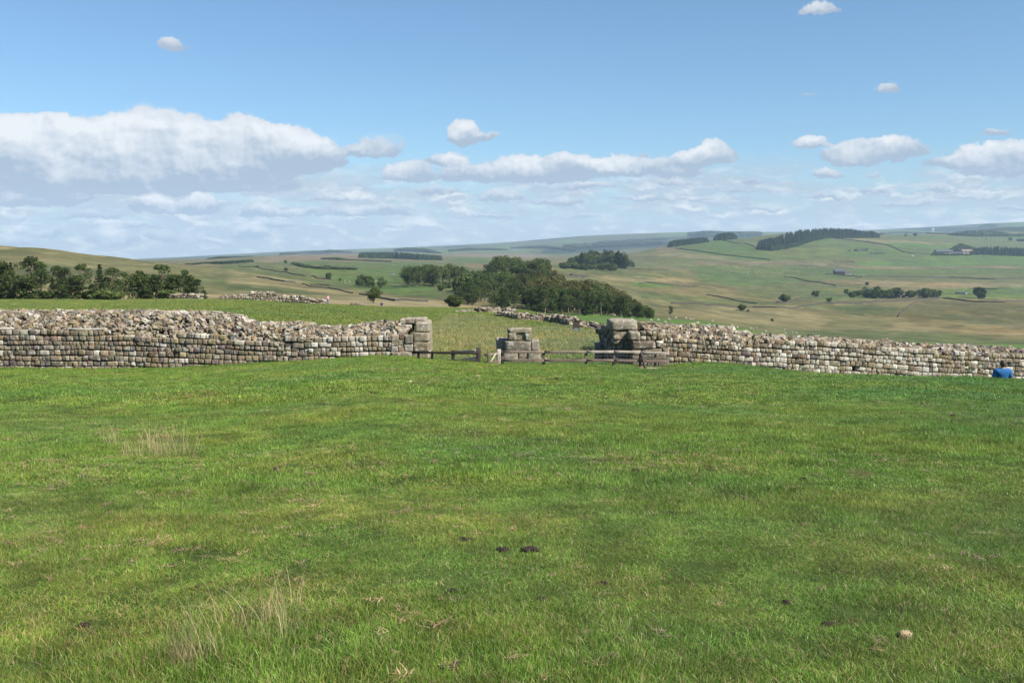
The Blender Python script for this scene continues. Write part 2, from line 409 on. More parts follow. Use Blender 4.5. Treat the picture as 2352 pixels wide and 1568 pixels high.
def f_stone(t, out):
    p = pos(t); c = t.mix(1.0, attr(t), (0.90, 0.855, 0.775), 'MULTIPLY')
    n = t.noise(p, 7, 6, 0.65); n2 = t.noise(p, 30, 4, 0.7); l = t.noise(p, 5.5, 5, 0.7)
    c1 = t.mix(1.0, c, t.rng(n, 0.3, 0.7, 0.62, 1.35), 'MULTIPLY')
    c1 = t.mix(1.0, c1, t.rng(n2, 0.25, 0.75, 0.75, 1.25), 'MULTIPLY')
    c2 = t.mix(t.rng(l, 0.54, 0.62, 0, 0.8), c1, (0.43, 0.42, 0.38))
    c3 = t.mix(t.rng(t.noise(p, 3.3, 5, 0.7), 0.58, 0.68, 0, 0.65), c2, (0.075, 0.07, 0.06))
    c4 = t.mix(t.rng(t.noise(p, 4.1, 4, 0.6), 0.62, 0.70, 0, 0.5), c3, (0.25, 0.17, 0.08))
    pbsdf(t, out, c4, 0.92, t.m('ADD', n, t.m('MULTIPLY', n2, 0.4)), 0.9, 0.035, 0.2)
M_stone = mat('weathered_sandstone', f_stone)
def f_core(t, out):
    p = pos(t); n = t.noise(p, 6, 6, 0.7)
    pbsdf(t, out, t.mix(t.rng(n, 0.35, 0.65), (0.06, 0.05, 0.035), (0.12, 0.10, 0.065)), 0.95, n, 1.0, 0.08, 0.1)
M_core = mat('rubble_mortar', f_core)
def f_wood(t, out):
    p = pos(t); n = t.noise(t.v('MULTIPLY', p, (3, 3, 1)), 9, 5, 0.7); c = attr(t)
    pbsdf(t, out, t.mix(1.0, c, t.rng(n, 0.3, 0.7, 0.6, 1.4), 'MULTIPLY'), 0.85, n, 0.6, 0.01, 0.2)
M_wood = mat('weathered_timber', f_wood)
def f_leaf(t, out):
    p = pos(t); c = attr(t); oi = t.new('ShaderNodeObjectInfo')
    n = t.noise(p, 0.35, 3, 0.6)
    c1 = t.mix(1.0, c, t.rng(n, 0.3, 0.7, 0.7, 1.35), 'MULTIPLY')
    c2 = t.mix(1.0, c1, t.rng(oi.outputs['Random'], 0, 1, 0.75, 1.3), 'MULTIPLY')
    c2 = t.mix(1.0, c2, (0.84, 0.83, 0.76), 'MULTIPLY'); d = t.new('ShaderNodeBsdfDiffuse'); tr = t.new('ShaderNodeBsdfTranslucent'); mx = t.new('ShaderNodeMixShader'); mx.inputs[0].default_value = 0.2
    t.l.new(c2, d.inputs[0]); t.l.new(c2, tr.inputs[0]); t.l.new(d.outputs[0], mx.inputs[1]); t.l.new(tr.outputs[0], mx.inputs[2])
    t.l.new(mx.outputs[0], out.inputs[0])
M_leaf = mat('foliage', f_leaf)
def f_bark(t, out):
    p = pos(t); pbsdf(t, out, t.mix(1.0, attr(t), t.rng(t.noise(p, 2.5, 4, 0.6), 0.3, 0.7, 0.6, 1.4), 'MULTIPLY'), 0.95)
M_bark = mat('bark', f_bark)
def f_blade(t, out):
    p = pos(t); c = attr(t); oi = t.new('ShaderNodeObjectInfo')
    a = t.noise(p, 0.55, 5, 0.65); b = t.noise(p, 0.16, 4, 0.6); g = t.noise(p, 2.4, 4, 0.6)
    c1 = t.mix(t.rng(a, 0.42, 0.61, 0, 0.8), c, t.mix(1.0, c, (1.42, 1.03, 1.2), 'MULTIPLY'))       # drier turf
    c2 = t.mix(t.rng(b, 0.45, 0.60, 0, 0.8), c1, t.mix(1.0, c1, (0.74, 0.86, 1.05), 'MULTIPLY'))      # lusher turf
    c3 = t.mix(1.0, c2, t.m('MULTIPLY', t.rng(oi.outputs['Random'], 0, 1, 0.78, 1.22), t.rng(g, 0.3, 0.7, 0.65, 1.35)), 'MULTIPLY')
    sx = t.new('ShaderNodeSeparateXYZ'); t.l.new(p, sx.inputs[0])
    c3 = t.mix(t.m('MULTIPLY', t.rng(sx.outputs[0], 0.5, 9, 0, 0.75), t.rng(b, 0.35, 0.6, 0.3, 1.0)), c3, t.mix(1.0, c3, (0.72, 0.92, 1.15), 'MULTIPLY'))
    d = t.new('ShaderNodeBsdfPrincipled'); d.inputs['Roughness'].default_value = 0.42; d.inputs['Specular IOR Level'].default_value = 0.35
    tr = t.new('ShaderNodeBsdfTranslucent'); mx = t.new('ShaderNodeMixShader'); mx.inputs[0].default_value = 0.35
    t.l.new(c3, d.inputs['Base Color']); t.l.new(c3, tr.inputs[0]); t.l.new(d.outputs[0], mx.inputs[1]); t.l.new(tr.outputs[0], mx.inputs[2])
    t.l.new(mx.outputs[0], out.inputs[0])
M_blade = mat('grass_blade', f_blade)
def simple(name, col, rough=0.8, var=0.25, scale=8):
    def f(t, out):
        n = t.noise(pos(t), scale, 4, 0.6)
        pbsdf(t, out, t.mix(1.0, (*col, 1), t.rng(n, 0.3, 0.7, 1 - var, 1 + var), 'MULTIPLY'), rough)
    return mat(name, f)
M_wool = simple('wool', (0.42, 0.39, 0.31), 0.95, 0.12)
M_dung = simple('dung', (0.028, 0.020, 0.015), 0.95, 0.5, 60)
M_skin = simple('skin', (0.45, 0.25, 0.17), 0.6, 0.08)
M_blue = simple('blue_cotton', (0.02, 0.115, 0.30), 0.85, 0.12)
M_pink = simple('pink_cotton', (0.60, 0.28, 0.36), 0.85, 0.1)
M_navy = simple('navy_cloth', (0.02, 0.025, 0.09), 0.85, 0.1)
M_denim = simple('denim', (0.10, 0.16, 0.30), 0.85, 0.15)
M_hair = simple('brown_hair', (0.07, 0.045, 0.03), 0.7, 0.3, 40)
M_slate = simple('slate_roof', (0.07, 0.075, 0.09), 0.7, 0.2, 1)
M_farm = simple('farm_wall', (0.33, 0.27, 0.22), 0.9, 0.2, 1)
M_dark = simple('dark_opening', (0.02, 0.02, 0.02), 0.8)
M_white = simple('white_paint', (0.75, 0.75, 0.72), 0.6, 0.05)
M_field = simple('field_wall_stone', (0.060, 0.055, 0.045), 0.95, 0.3, 2)
M_wire = simple('galvanised_wire', (0.22, 0.21, 0.19), 0.6, 0.1)
M_panel = simple('sign_panel', (0.16, 0.22, 0.30), 0.4, 0.1)

# ------------------------------------------------------------------ ground sheet
def inpoly(px, py, poly):
    r = np.zeros(px.shape, bool); n = len(poly)
    for i in range(n):
        x1, y1 = poly[i]; x2, y2 = poly[(i + 1) % n]
        c = ((y1 > py) != (y2 > py)) & (px < (x2 - x1) * (py - y1) / ((y2 - y1) if y2 != y1 else 1e-9) + x1)
        r ^= c
    return r
GREEN = (0.105, 0.175, 0.042); BRIGHT = (0.115, 0.215, 0.045); OLIVE = (0.135, 0.170, 0.060); TAN = (0.30, 0.255, 0.125)
MOOR = (0.195, 0.185, 0.082); PINK = (0.27, 0.215, 0.135); DGREEN = (0.085, 0.12, 0.040); STRAW = (0.37, 0.31, 0.165)
def build_ground():
    ys = np.concatenate([np.linspace(-30, 1.8, 24), np.exp(np.linspace(math.log(2), math.log(60), 330)), np.exp(np.linspace(math.log(60), math.log(12500), 560))[1:]])
    us = np.concatenate([np.linspace(-1.25, -0.62, 60), np.linspace(-0.62, 0.62, 760)[1:], np.linspace(0.62, 1.25, 60)[1:]])
    Y, U = np.meshgrid(ys, us, indexing='ij')
    X = U * np.sqrt(np.maximum(Y, 0) ** 2 + 14 ** 2 * np.exp(-np.maximum(Y, 0) / 40))
    Z = terrain(X, Y)
    n, m = Y.shape; V = np.stack([X, Y, Z], -1).reshape(-1, 3)
    i = np.arange(n - 1)[:, None] * m + np.arange(m - 1)[None]
    Q = np.stack([i, i + 1, i + m + 1, i + m], -1).reshape(-1, 4)
    cu = CX + F * X / np.maximum(Y, 3); row = row_of(Z, np.maximum(Y, 3))
    # field boundaries wander a little on the ground
    cj = cu + 5 * fbm(X / (Y * .03 + 5), Y / (Y * .06 + 5), 3); rj = row + 1.6 * fbm(X / (np.abs(Y) * .05 + 5) + 9, Y / (np.abs(Y) * .05 + 5), 3)
    col = np.zeros(Y.shape + (3,)); col[:] = (0.085, 0.135, 0.03)
    def lay(mask, c, a=1.0):
        mk = (mask * a)[..., None]
        col[:] = col * (1 - mk) + np.array(c) * mk
    lay(Y > 44, (0.125, 0.195, 0.045))
    # rough straw-coloured grass in the gateway and behind
    lay((smooth((Y - 48) / 6) * (1 - smooth((Y - 80) / 20)) * smooth((cu - 405) / 30)) * np.clip(0.35 + 1.6 * fbm(X / 5, Y / 7, 3), 0, 1), (0.25, 0.26, 0.09), 0.7)
    lay((Y > 88) & (Y < 150) & inpoly(cj, rj, [(470, 312), (520, 313), (545, 318), (520, 320), (470, 318)]), (0.32, 0.28, 0.14), 0.7)
    lay(smooth((Y - 150) / 12) * (1 - smooth((cu - 470) / 40)), STRAW)
    lay(smooth((Y - 150) / 20) * smooth((cu - 470) / 60), BRIGHT)
    lay(smooth((Y - 440) / 25), MOOR)
    # left hill
    hl = smooth((Y - 330) / 60) * (1 - smooth((cu - 330) / 60)) * (Y < 1000)
    lay(hl, (0.20, 0.195, 0.085)); lay(hl * np.clip(0.5 + 2.6 * fbm(X / 60, Y / 160 + X / 300, 4), 0, 1), (0.135, 0.155, 0.058)); lay(hl * smooth(fbm(X / 30 + 5, Y / 80, 4) * 5 - 0.9), (0.29, 0.27, 0.14), 0.8)
    polys = [
     (OLIVE, [(220, 262), (480, 262), (480, 300), (330, 292), (220, 272)]),
     (TAN, [(225, 268), (262, 274), (330, 287), (395, 297), (450, 303), (450, 309), (330, 300), (225, 284)]),
     (GREEN, [(300, 261), (352, 261), (430, 263), (400, 283), (345, 283), (305, 270)]),
     (DGREEN, [(225, 283), (300, 289), (330, 294), (300, 295), (225, 291)]),
     (PINK, [(262, 257.5), (300, 253), (359, 251.5), (364, 257), (330, 259), (300, 262), (262, 262)]),
     (GREEN, [(350, 283), (430, 286), (436, 297), (392, 295), (350, 288)]),
     (PINK, [(448, 251.5), (520, 250.5), (560, 256), (520, 258), (448, 257.2)]),
     (GREEN, [(448, 257.5), (492, 257.5), (492, 263), (448, 263)]),
     (GREEN, [(505, 249), (545, 249), (580, 253), (560, 255), (515, 251)]),
     (PINK, [(460, 263.5), (490, 263), (488, 268), (460, 268)]),
     (OLIVE, [(552, 264), (640, 262), (660, 268), (700, 276), (650, 283), (560, 270)]),
     (OLIVE, [(640, 247), (757, 235), (830, 233), (1024, 236), (1100, 262), (1024, 282), (860, 279), (700, 272), (640, 262)]),
     (GREEN, [(667, 249), (716, 239), (757, 248), (826, 237.5), (870, 245), (960, 252), (1024, 255), (1024, 258), (860, 256), (760, 261), (700, 258)]),
     ((0.15, 0.19, 0.06), [(760, 252), (800, 246), (830, 240), (860, 244), (840, 254), (780, 258)]),
     (TAN, [(660, 250.5), (700, 254.5), (742, 259.3), (700, 259.5), (640, 255)]),
     (PINK, [(636, 246.5), (668, 247.5), (700, 252), (660, 251)]),
     (PINK, [(690, 262), (780, 261), (860, 264.5), (1024, 266.5), (1024, 268.5), (860, 267), (780, 264.5), (700, 265)]),
     (BRIGHT, [(868, 240.8), (954, 243), (950, 249), (897, 247.5)]),
     (TAN, [(833, 236.8), (880, 238.5), (957, 242.8), (940, 243.3), (868, 240.6)]),
     (GREEN, [(880, 233.5), (1024, 236), (1024, 238), (900, 237)]),
     (BRIGHT, [(850, 261), (960, 255.5), (1100, 256.5), (1100, 267), (1024, 265.5), (860, 265.2)]),
     (GREEN, [(850, 267.5), (1024, 269), (1100, 273), (1024, 275), (850, 274)]),
     (GREEN, [(697, 266), (830, 270), (860, 275), (830, 281), (740, 287), (697, 282)]),
     (BRIGHT, [(640, 282.5), (660, 284), (692, 286.5), (640, 288), (625, 285)]),
     (TAN, [(600, 275), (690, 279), (700, 283), (650, 282), (600, 279)]),
     (TAN, [(860, 278), (930, 281), (1024, 284), (1024, 288), (930, 286), (860, 284)]),
     (OLIVE, [(740, 287), (860, 284), (900, 290), (850, 297), (760, 300), (740, 295)]),
     (GREEN, [(790, 301), (818, 293.5), (860, 289), (905, 289.5), (905, 295), (830, 299)]),
     (BRIGHT, [(938, 288.5), (1024, 286.5), (1100, 286), (1100, 297), (1024, 298.4), (938, 297.8)]),
     (OLIVE, [(640, 291), (760, 303), (860, 305), (860, 308), (700, 305), (640, 298)]),
     (DGREEN, [(830, 305.5), (870, 304), (900, 307), (893, 315), (850, 314)]),
     ((0.115, 0.12, 0.045), [(896, 310), (915, 301), (960, 299), (1024, 306), (1100, 304), (1100, 325), (1000, 322), (910, 318)]),
     (TAN, [(660, 308), (800, 306), (830, 318), (820, 330), (760, 322), (690, 316)]),
     (TAN, [(900, 320), (1024, 326), (1100, 330), (1024, 335), (880, 330)]),
     (OLIVE, [(760, 330), (900, 331), (1000, 338), (1100, 345), (820, 345)]),
    ]
    far = (Y > 450)
    fr = np.nonzero(ys > 440)[0][0]; sl = slice(fr, None); Xs, Ys_ = X[sl], Y[sl]
    jX = cu[sl] + 11 * fbm(Xs / (Ys_ * .045 + 5) + 31, Ys_ / (Ys_ * .09 + 5), 3); jY = row[sl] + 2.4 * fbm(Xs / (Ys_ * .05 + 5) + 9, Ys_ / (Ys_ * .05 + 5), 4)
    jx = [(0, 0, 0), (1, 2.5, .5), (2, -2.5, .5), (3, 1.2, -.6), (4, -1.2, -.6), (5, 4, 0), (6, -4, 0)]
    for c, pl in polys:
        mk = np.zeros(Y.shape); mk[sl] = sum(inpoly(jX + dx, jY + dy, pl).astype(float) for k, dx, dy in jx) / len(jx)
        lay(far * mk, c, 0.85)
    # rushes, heather and dry grass mottling of the open land
    r1 = fbm(X / 26 + 7, Y / 40, 5); r2 = fbm(X / 9 + 70, Y / 22, 4); r3 = fbm(X / 110 + 17, Y / 60 + 4, 4)
    lay((Y > 160) * smooth(r1 * 3.2 - .35), (0.095, 0.105, 0.045), 0.55); lay((Y > 160) * (Y < 2500) * smooth(r2 * 3.5 - .7), (0.34, 0.29, 0.155), 0.38)
    lay((Y > 400) * smooth(r3 * 3.5 - .5), (0.12, 0.125, 0.055), 0.5)
    # patchwork on the farthest hills
    lay(smooth((Y - 5200) / 900), (0.10, 0.125, 0.065), .75)
    pt = vnoise(X / 260 + 50, Y / 900); lay((Y > 5600) & (pt > 0.12), (0.13, 0.19, 0.06)); lay((Y > 5600) & (pt < -0.2), (0.03, 0.05, 0.03))
    lay(far & (Y < 5600) & (np.abs(vnoise(X / 90 + 3, Y / 50)) > 0.42), (0.09, 0.10, 0.045), 0.35)
    # bare worn earth by the gate and in the near turf
    for (px, py, rx, ry) in [(1990,1085,36,9),(1812,1042,24,7),(1770,1419,34,8),(1890,1438,30,8),(1965,1424,40,9),(2105,1462,42,8),(1225,866,45,5),(1290,868,40,4),(1380,866,40,4),(1035,1535,24,10),(990,1478,20,8),(680,1482,22,7),(1520,928,30,5),(2330,1228,30,8),(500,1188,30,7)]:
        px, py = px * .4354, py * .4354; rx *= .4354; ry *= .4354
        q = ((cu - px) / rx) ** 2 + ((row - py) / ry) ** 2 + 1.2 * fbm(X * 4, Y * 4, 2)
        lay(smooth((1.2 - q) / 0.8) * (Y < 44), (0.15, 0.105, 0.06), 0.9)
    col *= 0.58
    me = npmesh('ground', V, [Q], col.reshape(-1, 3))
    return link('ground', me, M_ground, kind='structure'), float(Z.min()), float(Z.max())
GROUND, ZMIN, ZMAX = build_ground()

# ------------------------------------------------------------------ stone work
PAL = 0.85 * np.array([(0.145,0.125,0.10),(0.20,0.175,0.14),(0.26,0.225,0.17),(0.30,0.25,0.175),(0.22,0.175,0.115),(0.36,0.33,0.275),(0.46,0.44,0.39),(0.60,0.585,0.545),(0.13,0.12,0.11)])
def pick(w):
    c = PAL[rng.choice(len(PAL), p=np.array(w) / sum(w))]; return np.clip(c * rng.uniform(0.85, 1.18) + rng.normal(0, 0.008, 3), 0.02, 0.8)
W_DARK = [3, 4, 4, 3, 3, 1.2, 0.7, 0.35, 2]; W_LIGHT = [1, 2, 3, 2, 1.2, 3, 3, 2.6, 0.6]; W_RUB = [2, 4, 4, 3, 1.8, 2.6, 1.2, 0.3, 1.2]
def stone(mb, c, size, n=3, rnd=0.5, rough=0.08, rot=(0, 0, 0), col=(.3, .3, .3), M=None):
    V, Q = stone_v(n, size, rnd, rough)
    Rm = rotm(*rot)
    if M is not None: Rm = M @ Rm
    mb.add(V @ Rm.T + np.asarray(c), [Q], col)
def xz_profile(pts, dfun):
    xs, zs = [], []
    for px, py in pts:
        q = P(px, py, float(dfun(px))); xs.append(q.x); zs.append(q.z)
    return np.array(xs), np.array(zs)
def facing(x0, x1, yfun, base, top, low, h=0.215, wf=None, gaps=()):
    """coursed facing stones between x0 and x1; base(x)= height line the courses follow, top(x), low(x) limits"""
    mb = MB(); H = 0.0; k = 0
    while True:
        hk = h * rng.uniform(0.80, 1.2); x = x0 + rng.uniform(-0.1, 0.1)
        alive = False; ph = rng.uniform(0, 6)
        while x < x1:
            w = hk * rng.choice([0.7, 0.9, 1.15, 1.35, 1.7, 2.3], p=[.14, .26, .26, .18, .11, .05]) * rng.uniform(.9, 1.1)
            if x + w > x1 + 0.05: w = max(0.1, x1 - x)
            cx = x + w / 2; zc = base(cx) - H - hk / 2 + 0.018 * math.sin(cx * 1.3 + ph) + 0.012 * math.sin(cx * 3.1 + ph * 2)
            if zc > low(cx) - 0.1:
                alive = True
                if zc < top(cx) + 0.02 and rng.random() > 0.006:
                    slope = (base(cx + .2) - base(cx - .2)) / .4
                    hh = hk * rng.uniform(0.90, 1.03)
                    d = yfun(cx) + rng.normal(0, 0.02)
                    wt = wf(cx, zc) if wf else W_DARK
                    stone(mb, (cx, d + 0.14, zc), (w - 0.006, 0.34, hh), 4, rng.uniform(.12, .42), 0.045, (0, -math.atan(slope) + rng.normal(0, .02), rng.normal(0, .03)), pick(wt))
            x += w
        H += hk; k += 1
        if not alive or k > 40: break
    return mb
def rubble(n, x0, x1, yf, z0, z1, y0, y1, smin=0.07, smax=0.29, wt=W_RUB, crest=True, flat=0.62):
    """loose rubble on a slope that climbs from (y0,z0) at the front to (y1,z1) at the back"""
    mb = MB()
    for i in range(n):
        x = rng.uniform(x0, x1); t = rng.uniform(-0.06, 1.04) ** 1.0 if rng.random() > .02 else 1
        s = smin + (smax - smin) * rng.random() ** 2.4
        z = z0(x) + (z1(x) - z0(x)) * max(t, 0) ** 0.72; y = yf(x) + y0 + (y1 - y0) * t
        sz = (s * rng.uniform(.8, 1.5), s * rng.uniform(.7, 1.2), s * rng.uniform(.45, .9))
        z = min(z, z1(x) - sz[2] * 0.35)
        stone(mb, (x, y, z), sz, 2 if s < .16 else 3, rng.uniform(.05, .45), 0.17, (rng.normal(0, .35), rng.normal(0, .35), rng.uniform(0, 6)), pick(wt))
    if crest:
        x = x0
        while x < x1:
            w = rng.uniform(.18, .55)
            for r in range(3):
                h = rng.uniform(.12, .22)
                stone(mb, (x + w / 2, yf(x) + y1 - 0.05 + r * .38, z1(x + w / 2) - h * .5 + rng.normal(0, .012) - 0.02 * r), (w * .98, .45, h), 3, rng.uniform(.3, .5), .09, (rng.normal(0, .08), rng.normal(0, .06), rng.normal(0, .2)), pick([.5, 2, 3, 1.5, .6, 4, 3, 1, .2]))
            x += w
    return mb
def core(x0, x1, yf, zb, zt, y0, y1, zt2=None, n=60):
    """solid inside of a wall: front top edge zt, back top edge zt2"""
    zt2 = zt2 or zt; xs = np.linspace(x0, x1, n); V = []
    for x in xs:
        V += [(x, yf(x) + y0, zb(x)), (x, yf(x) + y0, zt(x)), (x, yf(x) + (y0 + y1) * .42, (zt(x) + zt2(x)) / 2 - .04), (x, yf(x) + y1 - .5, zt2(x)), (x, yf(x) + y1, zt2(x)), (x, yf(x) + y1, zb(x))]
    Q = []; k = 6
    for i in range(n - 1):
        for j in range(k): Q.append([i*k+j, (i+1)*k+j, (i+1)*k+(j+1) % k, i*k+(j+1) % k])
    mb = MB(); mb.add(V, [np.array(Q), np.array([list(range(k))[::-1], [(n-1)*k + j for j in range(k)]])], (.15, .12, .09))
    return mb
def blk(mb, px0, px1, py0, py1, d, depth=0.6, n=8, rnd=.06, rough=.03, col=None, rz=0.0, w=(0,1,3,3,1,3,2,.5,0)):
    a = P(px0, py1, d); b = P(px1, py0, d)
    V, Q = stone_v(n, (b.x - a.x - .008, depth, b.z - a.z - .006), rnd, rough)
    # weathered lumps
    V = V + (np.sin(V @ rng.normal(0, 7, (3, 3)) + rng.uniform(0, 6, 3))) * 0.012
    mb.add(V @ rotm(0, 0, rz).T + np.array([(a.x + b.x) / 2, d + depth / 2, (a.z + b.z) / 2]), [Q], pick(w) if col is None else np.array(col) * rng.uniform(.72, .95))
def interp_fun(px_py, dfun):
    xs, zs = xz_profile(px_py, dfun); return lambda x: float(np.interp(x, xs, zs))

# --- left wall
DL = lambda px: 42.0
yL = lambda x: 42.0
def lw():
    ftop = interp_fun([(-60,329.5),(104,329.8),(106,335),(225,335.8),(227,340.5),(286,340.5),(288,337.6),(415,336)], DL)
    base = interp_fun([(-60,329.3),(120,329.8),(240,334.5),(300,336.5),(415,335.5)], DL)
    rtop = interp_fun([(-60,310),(100,310.3),(205,310.4),(226,312.5),(241,316),(250,320.5),(267,323),(293,321.6),(308,322),(311,325.4),(342,326.4),(363,324.2),(374,321.6),(399,320.6),(415,320.6)], lambda p: 43.3)
    x0, x1 = P(-45, 340, 42).x, P(405, 340, 42).x
    low = lambda x: float(terrain(x, 41.9)) - .05
    def wf(x, z):
        t = smooth((x - P(260, 340, 42).x) / 2.5)
        return [a * (1 - t) + b * t for a, b in zip(W_DARK, W_LIGHT)]
    w = thing('ruined_stone_wall', 'long coursed stone wall with rubble top left of the gateway', 'wall', (P(200, 370, 42).x, 42, low(P(200, 370, 42).x)))
    def child(n, me, m=M_stone): o = link(n, me, m, w); o.location = -w.location; return o
    child('facing', facing(x0, x1, yL, base, ftop, low, .222, wf).mesh('facing'))
    ft2 = lambda x: ftop(x) - .02
    child('rubble_core', rubble(2900, x0, x1, yL, lambda x: ftop(x) - .05, rtop, .18, 1.3).mesh('rubble_core', False))
    cm = core(x0, x1, yL, lambda x: low(x) - .6, lambda x: ftop(x) - .22, .32, 2.3, lambda x: rtop(x) - .12, 200).mesh('wall_filling', False)
    child('mortar_filling', cm, M_core)
    # long flat coping slabs left on the ledge
    for a, b, y in [(-20, 13, 328.0), (69, 105, 328.9)]:
        mb = MB(); blk(mb, a, b, y - 1.0, y + 1.4, 41.98, .4, 4, .3, .03, (.5, .48, .43))
        child('coping_slab', mb.mesh('coping_slab'))
    # squared gate jamb: big blocks
    mb = MB(); D = 41.9
    c2 = lambda x, y: (225 + x / 9.408, 225 + y / 9.408)
    def b2(x0_, y0_, x1_, y1_, d=D, dep=.7, **k):
        a = c2(x0_, y0_); b = c2(x1_, y1_); blk(mb, a[0], b[0], a[1], b[1], d, dep, **k)
    b2(1785, 915, 1925, 1008, 41.95, .9, col=(.30, .27, .21)); b2(1770, 1010, 1922, 1098, D, 1.0, col=(.36, .32, .25)); b2(1770, 1098, 1918, 1192, D, 1.0, col=(.29, .25, .18))
    b2(1760, 1192, 1920, 1275, D, 1.0, col=(.33, .29, .21)); b2(1755, 1275, 1925, 1330, D, 1.0, col=(.3, .27, .2))
    b2(1692, 1030, 1770, 1117, 41.88, .6, col=(.20, .18, .145)); b2(1684, 1117, 1770, 1190, 41.9, .6, col=(.42, .39, .33)); b2(1562, 1190, 1762, 1262, 41.85, .6, col=(.29, .25, .19)); b2(1555, 1262, 1760, 1330, 41.85, .6, col=(.25, .22, .17))
    b2(1640, 1020, 1695, 1070, 41.93, .5); b2(1630, 1070, 1690, 1130, 41.93, .5); b2(1560, 1030, 1640, 1085, 41.95, .5); b2(1565, 1085, 1630, 1135, 41.93, .5); b2(1560,1135,1625,1190,41.92,.5); b2(1625,1130,1686,1190,41.92,.5)
    # rear masonry of the jamb
    for (a, b_, c, e) in [(1610, 930, 1700, 1000), (1690, 935, 1760, 1010), (1640, 885, 1700, 930), (1690, 875, 1790, 925), (1780, 872, 1885, 915)]:
        b2(a, b_, c, e, 42.9, 1.2, col=(.35, .32, .26))
    b2(1800, 905, 1915, 1275, 42.95, 2.2, col=(.27, .24, .19))
    child('gate_jamb', mb.mesh('gate_jamb'))
lw()

